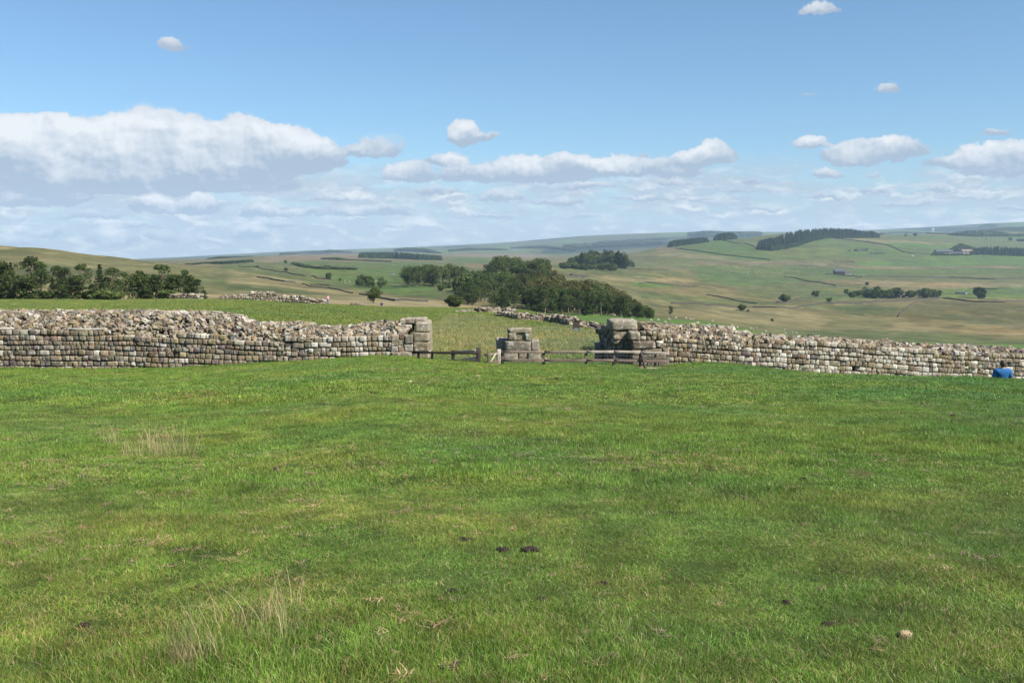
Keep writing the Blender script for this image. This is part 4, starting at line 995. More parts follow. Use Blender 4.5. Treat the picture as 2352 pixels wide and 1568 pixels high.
wood(36, 455, 545, 500, 700, OUT, ['broad', 'pine'], (11, 16), LW('in the middle left of the central wood'), 'trees in the middle left of the wood', 6, 1.1)
wood(12, 458, 480, 440, 520, [(452,292),(462,286),(470,280),(485,284)], ['pine'], (9, 13), LW('at the left tip of the central wood'), 'trees at the left tip of the wood', 16, 1.1)
wood(6, 634, 662, 440, 480, [(630,303),(640,302),(650,308),(664,315)], ['bush'], (5, 8), 'low bushy tree at the right end of the central wood', 'bushes at the right end of the wood', 7)
wood(9, 430, 463, 300, 330, [(428,297),(440,294),(455,294),(464,297)], ['bush'], (4, 5.6), 'green bush at the near left foot of the central wood', 'bushes below the central wood', 8, 1.1)
wood(26, 490, 549, 780, 860, [(488,262),(492,257),(500,254),(510,255),(520,257),(536,257.5),(543,256.5),(549,260),(552,264)], ['broad'], (20, 28), 'tall dark tree in the rounded clump behind the wood', 'trees in the rounded clump', 9, 1.0, .05)
wood(50, 399, 505, 700, 960, [(397,272),(402,266.5),(412,264),(440,262.5),(452,262),(462,266),(470,270),(485,269),(505,268)], ['broad', 'broad'], (13, 20), 'broadleaf in the far left arm of the central wood', 'trees in the left arm of the wood', 10, 1.0, .1)
wood(10, 353, 384, 700, 740, [(350,278),(357,272),(370,273),(380,274),(386,279)], ['broad'], (6, 10), 'dark bushy tree in the small copse left of the wood', 'trees in the small left copse', 11, 1.1)
wood(22, 440, 505, 600, 700, [(438,284),(450,278),(462,273),(480,271),(505,271)], ['broad', 'bush'], (9, 14), 'green tree between the left arm and the main central wood', 'trees joining the two woods', 17, 1.15, .12)
# conifers and scrub of the far knoll
wood(60, 570, 626, 1560, 1760, [(566,259),(572,256),(580,252),(590,247),(598,245),(604,247.5),(612,246.5),(620,250),(628,257)], ['spruce', 'spruce', 'broad'], (18, 32), 'tall tree in the dense copse on the far knoll', 'trees on the far knoll', 12, 1.5, .14)
wood(26, 553, 622, 1400, 1540, [(550,264),(570,260.5),(600,260),(622,261)], ['bush'], (6, 11), 'low scrub tree at the foot of the spruce knoll', 'scrub below the spruce knoll', 13, 1.6)
wood(12, 608, 634, 1850, 1900, [(606,244.5),(636,243.8)], ['spruce'], (10, 14), 'spruce in the straight row right of the knoll', 'spruces in the far row', 14, 1.6, .05)
SINGLE = [(373.5,299,270,284.5,'broad','lone round tree beside the winding drystone wall'),
 (328.5,278,None,272,'bush','small upright bush in the left valley pasture'),
 (340,280.5,None,277.8,'bush','tiny dark bush right of the small upright bush'),
 (286,270.5,None,267,'bush','tiny bush below the rushy bank at left'),
 (285.5,263,None,259.5,'bush','tiny bush on the rushy bank at left'),
 (257.5,267,None,264.8,'bush','tiny dark bush at the far end of a field wall'),
 (670.5,317,None,305.5,'pine','lone pine with a small flat crown right of the wood'),
 (772,321,None,318,'bush','grey-green thorn bush low on the brown moor'),
 (784.5,302,None,293.5,'bush','narrow pale thorn tree beside the field wall'),
 (815.5,297,None,289,'bush','round thorn tree on the valley field wall'),
 (846,293,None,288.5,'bush','small round tree left of the farm hedge'),
 (829,302,None,296.5,'bush','small brown thorn near the dark hedge end'),
 (909,297.5,None,290,'bush','round tree right of the small tan barn'),
 (913,297,None,290.5,'bush','smaller round tree next to the tan barn'),
 (979,298,None,286,'bush','round green tree alone on the bright strip field'),
 (867,285,None,281.5,'bush','low grey bush above the farm hedge'),
 (742,310,None,303.5,'bush','low grey thorn in a hollow of the moor'),
 (748,311.5,None,309,'bush','tiny dark bush by the hollow in the moor'),
 (905.5,236,None,233.3,'bush','tiny far tree right of the big plantation'),
 (915,236,None,232.6,'bush','far pair of trees near the horizon at right'),
 (1010,240.5,None,237,'bush','tiny far tree near the right edge above farm'),
 (986,239.3,None,237.6,'bush','tiny bush near horizon above the right farm')]
for (px, base, d, top, kind, lab) in SINGLE:
    g = ground(px, d) if d else hit(px, base); h = (zat(top, g.y) - g.z)
    plant_tree(kind, g, max(h, 1.5), lab, 'tree' if h > 3 else 'bush', None, 1.0 if kind != 'bush' else 1.0)
for i, (px, base, top) in enumerate([(857,296,289),(863,296,289.5),(869,297,288),(876,298,288),(883,298,287.8),(889,298,287.5),(895,297.5,287.2),(865,289.8,286.5),(877,290,285.5),(852,297,291),(924,297.5,287.5),(930,297.5,287.6),(936,297.5,288.5)]):
    g = hit(px, base); plant_tree('bush', g, max(2, zat(top, g.y) - g.z), 'round bushy tree in the hedge line beside the tan barn' if i < 10 else 'bushy tree in the clump right of the tan barn', 'tree', 'hedge trees beside the tan barn' if i < 10 else 'trees right of the tan barn', 1.25)

# far plantations: each a mass of conifers
def conifer_mass(label, outline_base, outline_top, n, d0, hm=14, depth=250, w=3.4, seed=1, broad=False):
    """outline_base/top: (px,row); trees fill depth metres behind the front line"""
    global rng
    keep = rng; rng = np.random.default_rng(seed); mb = MB()
    B = np.array(outline_base, float); Tp = np.array(outline_top, float)
    for i in range(n):
        px = rng.uniform(B[0, 0], B[-1, 0]); row = np.interp(px, B[:, 0], B[:, 1])
        front = hit(px, row, d0) if i < n else None
        d = front.y + (depth * rng.random() ** 1.3 if i > n * .45 else rng.uniform(0, 12)); g = ground(px, d)
        top = np.interp(px, Tp[:, 0], Tp[:, 1]); h = min(max(zat(top, d) - g.z, 3), hm * 1.9) * rng.uniform(.86, 1.03)
        if i <= n * .45: h = min(h, hm)
        ww = w * rng.uniform(.8, 1.3) * (2.2 if broad else 1)
        c = np.array([.020, .034, .016]) * rng.uniform(.7, 1.5) if not broad else np.array([.035, .05, .02]) * rng.uniform(.7, 1.5)
        k = 7; V = [(g.x, g.y, g.z + h)]; Fc = []
        for (zt, rr) in ((.78, .36), (.5, .75), (.2, 1.0), (-.1, .8)) if not broad else ((.93, .5), (.7, .95), (.4, 1.0), (0, .6)):
            for j in range(k):
                a = 6.283 * j / k + rng.random() * .5; q = rr * ww * rng.uniform(.65, 1.2)
                V.append((g.x + q * math.cos(a), g.y + q * math.sin(a), g.z + h * zt + rng.normal(0, h * .03)))
        T3 = [[0, 1 + j, 1 + (j + 1) % k] for j in range(k)]
        Q4 = [[1 + r_ * k + j, 1 + (r_ + 1) * k + j, 1 + (r_ + 1) * k + (j + 1) % k, 1 + r_ * k + (j + 1) % k] for r_ in range(3) for j in range(k)]
        mb.add(V, [np.array(T3), np.array(Q4)], c)
    rng = keep
    return link('conifer_plantation' if not broad else 'distant_woodland', mb.mesh('plantation', False), M_leaf, label=label, cat='wood', kind='stuff')
conifer_mass('large dark plantation crowning the right hill', [(756.5,249.5),(770,250.6),(783.5,248.8),(797,245.5),(810,241),(826,237.6),(850,237.8),(877,237.2)], [(756,243),(760,239.5),(768,237),(776,236),(782,231),(790,228.5),(806,227),(826,226),(850,228),(864,231),(870,230),(878,234)], 1500, 2300, 15, 420, 4.2, 21)
conifer_mass('straight dark conifer block on left shoulder of the right hill', [(668,247.2),(690,244.2),(707,241.8)], [(668,241),(673,239.3),(690,237.5),(705,236.3),(708,239)], 420, 2500, 14, 120, 3.6, 22)
conifer_mass('small dark conifer block on the crest beside the straight one', [(713.5,240.3),(725,239.8),(735.5,238.5)], [(713,236),(717,233),(727,231.8),(733,232.5),(736,236)], 300, 2800, 16, 120, 3.8, 23)
conifer_mass('long dark shelter belt in the middle distance left of centre', [(359.5,257.5),(380,258),(400,258.5),(420,259.5),(441.5,260)], [(359,253),(364,251.3),(380,251.8),(396,251.2),(410,252.5),(430,254),(441,255)], 620, 1700, 13, 140, 4.2, 24)
conifer_mass('thin dark belt on the skyline behind the left hill', [(188,265),(215,264.2),(253,261.8)], [(188,263),(215,261),(235,260),(252,259)], 300, 1500, 12, 100, 4, 25)
conifer_mass('far dark wood on the skyline left of the tan field', [(282,254.6),(295,254),(298,253)], [(282,252.3),(290,251.6),(298,251.5)], 90, 3600, 14, 150, 5, 26, True)
conifer_mass('longer far wood above the tan field', [(300,252.8),(325,252.2),(351,252)], [(300,251),(312,250.2),(320,250.5),(330,249.2),(340,250),(351,251)], 220, 3600, 16, 200, 5, 27, True)
conifer_mass('far wood at the left skyline near the hill foot', [(210,258.8),(224,258),(252,258)], [(210,257.5),(222,255.8),(240,255.8),(252,256.5)], 160, 3500, 14, 150, 5, 28, True)
conifer_mass('far wood behind the shelter belt', [(396,250.5),(412,251.2),(440,253.2)], [(396,248.3),(405,247),(425,247.5),(440,252)], 220, 4000, 20, 260, 6, 29, True)
conifer_mass('bluish far wood left of the spruce knoll', [(450,251),(480,249.8),(506,249.8)], [(450,249),(470,247.2),(490,247.5),(506,248.5)], 240, 5000, 20, 300, 7, 30, True)
conifer_mass('bluish far wood straight above the rounded clump', [(512,248.2),(545,248.2),(575,251)], [(512,246.6),(525,245.3),(545,245),(575,248)], 300, 5000, 22, 400, 7, 31, True)
conifer_mass('dark wood below the right skyline', [(948,235),(975,236.2),(1024,236),(1050,236)], [(948,232.6),(965,230),(985,229.8),(1000,231.5),(1010,233.5),(1024,232.5),(1050,232)], 520, 3600, 16, 300, 5, 32, True)
conifer_mass('small dark tree clump on the right skyline', [(977,227.2),(985,226.3),(993.5,226)], [(977,225.8),(981,224),(987,223),(993,225)], 120, 5600, 18, 200, 5, 33, True)
conifer_mass('low dark wood on the skyline right of the big plantation', [(878,234.3),(900,233.2),(925,233.4),(948,234)], [(878,232.8),(890,230.8),(905,230.6),(925,232),(948,232.6)], 240, 4200, 14, 300, 5, 34, True)
conifer_mass('dark shelter belt running right from the right-hand farm', [(969,254.2),(985,254.5),(1024,256),(1060,257)], [(969,249),(975,247),(990,244.5),(1005,245.5),(1024,245.5),(1060,246)], 420, 2200, 14, 120, 4, 35)
conifer_mass('dark trees standing over the right-hand farmhouse', [(951,252),(960,251),(972,252)], [(950,249),(955,243.5),(960,243),(966,245),(973,246)], 90, 2350, 16, 60, 4.5, 36, True)
conifer_mass('dark low hedge in front of the right-hand farm', [(930,254.8),(950,255),(968,254.8)], [(930,252.5),(937,250),(943,253),(968,253.4)], 90, 2150, 5, 20, 3, 37, True)
conifer_mass('dark hedge line at far right above the farm', [(1015,240.8),(1024,241),(1040,241)], [(1015,238.2),(1024,238.3),(1040,238)], 60, 2600, 7, 30, 4, 38, True)
conifer_mass('rushy dark bank of scrub in the left valley', [(295,264.5),(305,267),(320,268.6),(355,269.5)], [(295,261.5),(305,264),(320,267),(355,268.5)], 130, 900, 4, 18, 2.2, 39, True)
conifer_mass('thin far hedge with shrubs near the left shelter belt', [(322,258.8),(340,259.6),(390,261.5)], [(322,257.3),(337,256.6),(350,259),(390,260.4)], 110, 1500, 5, 20, 3, 40, True)
conifer_mass('wooded patches along the blue far hillside', [(566,249),(600,250),(640,251),(668,248)], [(566,245),(600,245),(640,246),(668,244)], 420, 6500, 24, 1600, 16, 41, True)
conifer_mass('dark wood on the blue far skyline', [(690,236.5),(716,237),(757,236)], [(690,231.6),(705,230.2),(730,231),(757,231)], 300, 8000, 26, 2000, 18, 42, True)

# ------------------------------------------------------------------ drystone field walls
def field_wall(label, pts, h=1.2, w=.6, dmin=120, col=(.10, .095, .085)):
    mb = MB(); P3 = [hit(x, y, dmin) for x, y in pts]; prev = None
    for a, b in zip(P3[:-1], P3[1:]):
        L = (b - a).length; n = max(1, int(L / max(1.2, a.y * .004)))
        for i in range(n + 1):
            t = i / n; x = a.x + (b.x - a.x) * t; y = a.y + (b.y - a.y) * t; z = float(terrain(x, y)); dr = Vector((b.x - a.x, b.y - a.y, 0)).normalized(); nv = Vector((-dr.y, dr.x, 0)) * w / 2
            hh = h * rng.uniform(.78, 1.1)
            cur = [(x - nv.x, y - nv.y, z - .4), (x - nv.x * .7, y - nv.y * .7, z + hh), (x + nv.x * .7, y + nv.y * .7, z + hh), (x + nv.x, y + nv.y, z - .4)]
            if prev is not None and i > 0:
                mb.add(prev + cur, [np.array([[0, 1, 5, 4], [1, 2, 6, 5], [2, 3, 7, 6]])], np.array(col) * rng.uniform(.7, 1.4))
            prev = cur
    return link('drystone_wall', mb.mesh('drystone_wall', False), M_field, label=label, cat='field wall', group='drystone field walls')
e2 = lambda L: [(225 + x / 9.408, 225 + y / 9.408) for x, y in L]
e3 = lambda L: [(450 + x / 9.408, 225 + y / 9.408) for x, y in L]
e4 = lambda L: [(650 + x / 9.36, 212.5 + y / 9.36) for x, y in L]
e5 = lambda L: [(825 + x / 8.834, 212.5 + y / 8.834) for x, y in L]
FW = [('long grey field wall crossing the left valley slope', e2([(130,388),(300,395),(450,425),(600,450),(740,475),(860,500),(1000,512)]), 1.0),
 ('faint field wall on the flank of left hill', e2([(300,490),(420,505),(560,530),(660,540)]), .9),
 ('dark winding field wall dropping toward the lone round tree', e2([(725,552),(790,575),(900,585),(980,592),(1090,615),(1200,640)]), .7),
 ('short dark field wall above the winding one', e2([(800,557),(890,560),(980,564)]), .6),
 ('dark field wall winding right past the lone round tree', e2([(1265,650),(1340,660),(1420,682),(1520,698),(1590,712),(1680,706),(1800,715),(1905,718)]), .75),
 ('field wall with scrub across the upper left pasture', e2([(930,385),(1000,395),(1120,402),(1220,412)]), 1.8),
 ('field wall behind the pastures right of the wood', e3([(1390,398),(1500,405),(1700,412),(1900,418),(2060,422)]), 1.4),
 ('field wall along the little green enclosure right of wood', e3([(1780,550),(1850,540),(1950,548),(2100,565),(2330,578)]), 1.4),
 ('thin field wall low on the moor below enclosure', e3([(2110,737),(2200,740),(2350,745)]), 1.2),
 ('long curving field wall below the hill plantations', e4([(240,335),(360,350),(520,372),(700,395),(860,415),(1000,430),(1120,441)]), 2.4),
 ('field wall on the hill between the plantations', e4([(680,262),(800,285),(900,290),(960,310),(1010,335)]), 2.2),
 ('field wall across the slope under the far sheep', e4([(1250,598),(1330,605),(1420,628),(1490,645),(1600,655),(1740,685)]), 1.8),
 ('long low field wall across the moor to the hedge', e4([(200,850),(380,856),(560,868),(760,882),(960,885),(1180,890),(1380,888),(1500,868),(1720,850)]), 1.4),
 ('field wall climbing to the round thorn trees', e4([(1180,850),(1320,835),(1480,800),(1560,795),(1720,775),(1850,762)]), 1.4),
 ('rising field wall at the left edge of the moor', e4([(530,768),(640,785),(760,810),(860,835),(1000,852)]), 1.0),
 ('dark field wall in front of the hedge and strip field', e5([(60,808),(300,800),(520,790),(720,772),(900,764),(1040,760),(1130,765),(1240,782),(1400,790),(1580,792),(1758,787),(1900,785)]), 1.9),
 ('pale field wall curving down the bank to a hollow', e5([(1010,762),(900,778),(790,798),(740,830),(690,875),(645,922)]), 1.4),
 ('dark field wall across the far right green fields', e5([(350,562),(500,565),(700,570),(900,572),(1100,575),(1300,580),(1500,586),(1758,582),(1900,580)]), 2.4),
 ('field wall by the dark barn at right', e5([(0,542),(90,545),(240,562),(330,568)]), 1.8),
 ('field wall curving round the bright far pasture', e5([(80,228),(200,240),(400,262),(560,290),(620,315),(680,345),(760,358),(920,366)]), 2.8),
 ('field wall above the big green pasture at right', e5([(80,432),(180,434),(260,442)]), 2.2),
 ('far field wall at right edge above strip field', e5([(1268,672),(1340,668),(1440,674),(1520,678)]), 1.6),
 ('thin boundary wall right of the strip field trees', e5([(1020,718),(1200,722),(1400,722),(1600,716),(1758,690)]), 1.0)]
for lab, pts, h in FW: field_wall(lab, pts, h)

# ------------------------------------------------------------------ outcrops in the fields
for lab, x0, x1, y in [('dark rock outcrop on the right hill slope, left part', 846, 867, 250.6), ('dark rock outcrop on the right hill slope, right part', 870, 884, 253.4), ('small dark rocks in pasture right of the wood', 571, 576, 274.8), ('dark rocks right of the small ones in the pasture', 577, 587, 276)]:
    mb = MB()
    for i in range(26):
        px = rng.uniform(x0, x1); g = hit(px, y + rng.normal(0, .4), 700); s = g.y * .0012 * rng.uniform(.6, 1.6)
        stone(mb, (g.x, g.y, g.z + s * .2), (s * 2, s * 1.5, s * 1.0), 2, .4, .15, (0, 0, rng.uniform(0, 6)), (.06, .055, .05))
    link('rock_outcrop', mb.mesh('rock_outcrop', False), M_stone, label=lab, cat='rocks')

# ------------------------------------------------------------------ farm buildings
def house(label, px, base, wpx, hpx, cat='barn', name='farm_building', wallm=None, roof=None, depth=.6, dmin=500, win=2, rz=0.0):
    g = hit(px, base, dmin); s = g.y / F; w = wpx * s; h = hpx * s; dp = w * depth
    o = thing(name, label, cat, (g.x, g.y, g.z - .3), rz)
    mb = MB(); V, Q = boxv((w, dp, h * .6), (0, 0, h * .3)); mb.add(V, Q); hw, hd = w / 2, dp / 2
    mb.add([(-hw, -hd, h * .6), (-hw, hd, h * .6), (-hw, 0, h), (hw, -hd, h * .6), (hw, hd, h * .6), (hw, 0, h)], [np.array([[0, 2, 1], [3, 4, 5]])])
    link('wall', mb.mesh('wall', False), wallm or M_farm, o)
    mb = MB(); e = w * .04; t = h * .05
    for sg in (-1, 1):
        V = [(-hw - e, sg * (hd + e), h * .58), (hw + e, sg * (hd + e), h * .58), (hw + e, 0, h + t * .4), (-hw - e, 0, h + t * .4)]
        V += [(a, b, c + t) for a, b, c in V]
        mb.add(V, [np.array([[0, 1, 2, 3], [4, 7, 6, 5], [0, 4, 5, 1], [1, 5, 6, 2], [2, 6, 7, 3], [3, 7, 4, 0]])])
    link('roof', mb.mesh('roof', False), roof or M_slate, o)
    for k in range(win):
        mb = MB(); V, Q = boxv((w * .12, .2, h * .2), (-hw + w * (k + 1) / (win + 1), -hd - .03, h * .32)); mb.add(V, Q); link('window', mb.mesh('window', False), M_dark, o)
    return o
house('dark roofed field barn standing alone in the green valley', 839, 274.2, 9.5, 5.2, 'barn', roof=M_slate, wallm=M_dark, win=1, depth=.7)
house('low tan lean-to right of the dark field barn', 847.5, 274.4, 6, 2.6, 'shed', name='stone_shed', win=1)
house('long grey roofed farm barn left of the farm trees', 943.5, 254.0, 16, 4.4, 'barn', depth=.35)
house('low pale barn between farm trees and farmhouse', 957, 254.4, 8, 2.8, 'barn')
house('pinkish stone farmhouse under the dark farm trees', 966.5, 253.6, 10, 4.4, 'farmhouse', name='farmhouse', roof=simple('stone_slates', (.20, .15, .13)))
house('small tan barn between the round hedge trees', 903.5, 297.0, 9, 5.0, 'barn', roof=simple('tan_slates', (.26, .20, .17)))
house('grey roofed cottage half hidden behind the hedge', 868.5, 292.2, 8, 3.8, 'cottage', name='cottage')
house('low dark shed on the bright strip field', 960.5, 293.2, 8, 1.9, 'shed', name='low_shed', win=0, wallm=M_dark)
house('small pale shed end beside the low dark shed', 965.6, 293.3, 2.2, 1.7, 'shed', name='low_shed', win=0, wallm=M_white)
house('tiny grey stone sheepfold in the pasture left of wood', 393, 274, 4, 1.9, 'sheepfold', name='sheepfold', win=0)
house('tiny white house far off at the belt of trees', 396, 249.8 + 6, 1.6, 1.4, 'house', name='white_house', wallm=M_white, win=0, dmin=1500)
house('tiny red and white hut on the far pasture', 912.8, 255.6, 1.8, 1.2, 'hut', name='small_hut', wallm=M_white, win=0, dmin=1500)
house('faint far farm on the horizon field', 515, 249.6, 8, 1.6, 'farm', name='far_farm', dmin=3500, wallm=simple('pale_stone', (.4, .33, .26)))
# telegraph pole
g = hit(938.5, 293.5, 500); hp = 11.0
o = thing('utility_pole', 'thin wooden pole between hedge trees and strip field', 'pole', g)
mb = MB(); V, Q = tube([(0, 0, -.5), (0, 0, hp)], [.22, .16], 7); mb.add(V, Q, (.16, .13, .1)); link('pole_shaft', mb.mesh('pole'), M_wood, o)
mb = MB(); V, Q = beam((-1, 0, hp - .6), (1, 0, hp - .6), .15, .15); mb.add(V, Q, (.14, .11, .09)); link('cross_arm', mb.mesh('arm'), M_wood, o)
# smoke of a distant fire
g = hit(932, 232.2, 3500); mb = MB()
for i in range(14):
    t = i / 13; V, Q = stone_v(4, (12 + 14 * t, 12 + 14 * t, 10 + 8 * t), 1, .06); mb.add(V + np.array([g.x + 6 * t, g.y, g.z + 3 + 26 * t]), [Q])
def f_smoke(t, out):
    d = t.new('ShaderNodeBsdfDiffuse'); d.inputs[0].default_value = (.9, .9, .9, 1); tr = t.new('ShaderNodeBsdfTransparent'); m = t.new('ShaderNodeMixShader'); m.inputs[0].default_value = .28
    t.l.new(tr.outputs[0], m.inputs[1]); t.l.new(d.outputs[0], m.inputs[2]); t.l.new(m.outputs[0], out.inputs[0])
link('smoke', mb.mesh('smoke'), mat('smoke', f_smoke), kind='stuff', label='small white smoke plume near the right skyline', cat='smoke')

# ------------------------------------------------------------------ bodies grown from skeletons
def skin(name, joints, edges, radii, sub=2):
    me = bpy.data.meshes.new(name); me.from_pydata([tuple(j) for j in joints], edges, []); me.update()
    o = bpy.data.objects.new(name, me); C.objects.link(o)
    o.modifiers.new('skin', 'SKIN'); sm = o.modifiers.new('sub', 'SUBSURF'); sm.levels = sub; sm.render_levels = sub
    for i, r in enumerate(radii):
        r = r if isinstance(r, tuple) else (r, r); me.skin_vertices[0].data[i].radius = r
    me.skin_vertices[0].data[0].use_root = True
    dg = bpy.context.evaluated_depsgraph_get(); ev = o.evaluated_get(dg)
    m2 = bpy.data.meshes.new_from_object(ev); bpy.data.objects.remove(o); bpy.data.meshes.remove(me)
    for p in m2.polygons: p.use_smooth = True
    m2.name = name; m2.materials.clear()
    return m2
def person(label, loc, rz, shirt, trousers, pose='stand', h=1.76):
    s = h / 1.76; o = thing('person', label, 'person', loc, rz)
    fwd = .32 if pose == 'walk' else .0; sd_ = .10
    J = [(0, 0, .95), (0, 0, 1.12), (0, .02, 1.32), (0, .01, 1.46), (0, -.01, 1.54),
         (-.19, .01, 1.43), (-.25, .02, 1.16), (-.24, -.10 - fwd * .5, .95), (.19, .01, 1.43), (.25, .02, 1.16), (.24, -.12, .95),
         (-sd_, 0, .88), (-sd_, -fwd * .5 - .01, .50), (-sd_, -fwd * .7 + .02, .09), (-sd_, -fwd * .7 - .12, .05), (sd_, 0, .88), (sd_, fwd * .3 - .02, .50), (sd_, fwd * .9 + .03, .10), (sd_, fwd * .9 - .11, .05)]
    E = [(0, 1), (1, 2), (2, 3), (3, 4), (3, 5), (5, 6), (6, 7), (3, 8), (8, 9), (9, 10), (0, 11), (11, 12), (12, 13), (13, 14), (0, 15), (15, 16), (16, 17), (17, 18)]
    Rr = [(.15, .11), (.14, .11), (.17, .12), (.11, .09), (.06, .06), .06, .045, .034, .06, .045, .034, .085, .062, .042, .035, .085, .062, .042, .035]
    body = skin('body', J, E, Rr); body.materials.append(M_skin)
    b = link('body', body, None, o); b.scale = (s, s, s)
    # head with face, on the neck
    V, Q = CG[8]; v = V / np.linalg.norm(V, axis=1)[:, None]; v = v * np.array([.078, .098, .118])
    v[:, 1] += np.where(v[:, 2] < -.02, -.012, 0); v[:, 0] *= np.where(v[:, 2] < -.03, .84, 1)
    mb = MB(); mb.add(v + np.array([0, 0, 1.635]), [Q])
    mb.add(*[x if i else x for i, x in enumerate(boxv((.022, .03, .045), (0, -.102, 1.625)))])
    for sx in (-1, 1): V2, Q2 = stone_v(3, (.018, .04, .06), .8, .01); mb.add(V2 + np.array([sx * .08, .005, 1.63]), [Q2])
    hd = link('head', mb.mesh('head'), M_skin, o); hd.scale = (s, s, s)
    V, Q = CG[8]; v = V / np.linalg.norm(V, axis=1)[:, None]; v = v * np.array([.088, .106, .118]) * (1 + rng.normal(0, .02, (len(V), 1)))
    keepv = v[:, 1] * .7 + v[:, 2] * 1.0 > -.05
    v[~keepv] *= .8
    mb = MB(); mb.add(v + np.array([0, .016, 1.655]), [Q]); hr = link('hair', mb.mesh('hair'), M_hair, o); hr.scale = (s, s, s)
    for k_, sx in ((7, -1), (10, 1)):
        mb = MB(); bx = J[k_]
        V2, Q2 = stone_v(4, (.035, .085, .09), .8, .02); mb.add(V2 + np.array([bx[0], bx[1] - .03, bx[2] - .05]), [Q2])
        for fg in range(4):
            V2, Q2 = tube([(bx[0], bx[1] - .06 + fg * .02, bx[2] - .08), (bx[0] - sx * .008, bx[1] - .065 + fg * .02, bx[2] - .12), (bx[0] - sx * .025, bx[1] - .06 + fg * .02, bx[2] - .15 + abs(fg - 1.5) * .01)], [.009, .008, .006], 6); mb.add(V2, Q2)
        V2, Q2 = tube([(bx[0], bx[1] - .06, bx[2] - .04), (bx[0] - sx * .012, bx[1] - .09, bx[2] - .07), (bx[0] - sx * .02, bx[1] - .095, bx[2] - .10)], [.011, .010, .007], 6); mb.add(V2, Q2)
        hn = link('hand', mb.mesh('hand'), M_skin, o); hn.scale = (s, s, s)
    SJ = [(0, 0, .93), (0, 0, 1.12), (0, .02, 1.32), (0, .01, 1.44), (-.19, .01, 1.42), (-.245, .02, 1.20), (.19, .01, 1.42), (.245, .02, 1.20), (0, .01, 1.525)]
    sh = skin('shirt', SJ, [(0, 1), (1, 2), (2, 3), (3, 4), (4, 5), (3, 6), (6, 7), (3, 8)], [(.175, .13), (.165, .13), (.205, .15), (.16, .13), .10, .08, .10, .08, .075]); sh.materials.append(shirt)
    c = link('shirt', sh, None, o); c.scale = (s, s, s)
    TJ = [J[0], J[11], J[12], (J[13][0], J[13][1], .13), J[15], J[16], (J[17][0], J[17][1], .14)]
    tr = skin('trousers', TJ, [(0, 1), (1, 2), (2, 3), (0, 4), (4, 5), (5, 6)], [(.165, .125), .105, .08, .065, .105, .08, .065]); tr.materials.append(trousers)
    c = link('trousers', tr, None, o); c.scale = (s, s, s)
    return o
pb = P(1003, 360.2, 31.0)
person('person in a blue shirt seen from behind beside right wall', (pb.x, 31.0, pb.z - 1.765), R(172), M_blue, M_navy, 'stand', 1.78)
g = ground(328, 166); person('person in pink top and jeans walking by the far ruins', (g.x, g.y, g.z), R(60), M_pink, M_denim, 'walk', 1.72)
g = P(381.6, 301.2, 178); person('person in dark blue half hidden behind the grassy crest', (g.x, g.y, g.z - 1.74), R(20), M_navy, M_navy, 'stand', 1.74)

# sheep
def sheep_mesh(graze):
    hz = .38 if graze else .92
    J = [(0, 0, .62), (.32, 0, .64), (-.34, 0, .63), (.50, 0, .68 if not graze else .55), (.62, 0, hz), (.76, 0, hz - .06)]
    E = [(0, 1), (0, 2), (1, 3), (3, 4), (4, 5)]; Rr = [.26, .24, .25, .13, .09, .055]
    for (x, y) in ((.30, .12), (.30, -.12), (-.34, .12), (-.34, -.12)):
        k = len(J); kx = x - .03 if x < 0 else x + .01
        J += [(x, y, .42), (kx, y, .22), (x, y, 0)]; E += [(1 if x > 0 else 2, k), (k, k + 1), (k + 1, k + 2)]; Rr += [.09, .045, .035]
    me = skin('sheep', J, E, Rr, 1); me.materials.append(M_wool); return me
SM = [sheep_mesh(True), sheep_mesh(False)]
def sheep(g, label, group, s=1.0):
    o = link('sheep', random.choice(SM), None, label=label, cat='sheep', group=group, loc=g); o.rotation_euler = (0, 0, random.choice([0, 3.14]) + random.uniform(-.7, .7)); o.scale = (s, s * 1.15, s)
near = [(450 + x / 9.408, 225 + y / 9.408) for x, y in [(1545,857),(1610,857),(1800,861),(1830,866),(1187,889),(1893,905),(1957,901),(2065,896),(2033,928),(2120,882),(2330,928)]]
near += [(650 + x / 9.36, 212.5 + y / 9.36) for x, y in [(240,992),(338,996),(377,1006),(398,1006),(445,1044),(558,1060),(582,1021),(762,1060),(818,1084),(940,1093),(960,1104),(995,1088),(1080,1120),(1260,1104),(1268,1138),(1330,1130),(1372,1135),(1578,1163)]]
SPECIAL = {4: 'sheep alone at the left end of pasture above the dark walls', 0: 'leftmost sheep along the foot of the wood', 28: 'sheep alone at the far right end of the pasture edge'}
for i, (px, py) in enumerate(near):
    sheep(hit(px, py, 200), SPECIAL.get(i, 'white sheep grazing on the green pasture just beyond right wall'), 'sheep on the near pasture', 1.1)
rs = random.Random(4)
for i in range(110):
    if i < 30: q = (650 + rs.uniform(680, 930) / 9.36, 212.5 + rs.uniform(485, 575) / 9.36)
    elif i < 62: q = (650 + rs.uniform(900, 1320) / 9.36, 212.5 + rs.uniform(535, 600) / 9.36)
    elif i < 82: q = (650 + rs.uniform(0, 1400) / 9.36, 212.5 + rs.uniform(500, 700) / 9.36)
    elif i < 96: q = (825 + rs.uniform(380, 720) / 8.834, 212.5 + rs.uniform(487, 507) / 8.834)
    elif i < 106: q = (225 + rs.uniform(1120, 1500) / 9.408, 225 + rs.uniform(526, 548) / 9.408)
    else: q = (825 + [785, 885, 985, 1085][i - 106] / 8.834, 212.5 + 304 / 8.834)
    sheep(hit(q[0], q[1], 600), 'tiny white sheep scattered over the distant valley pastures', 'sheep on the distant pastures', 1.15)

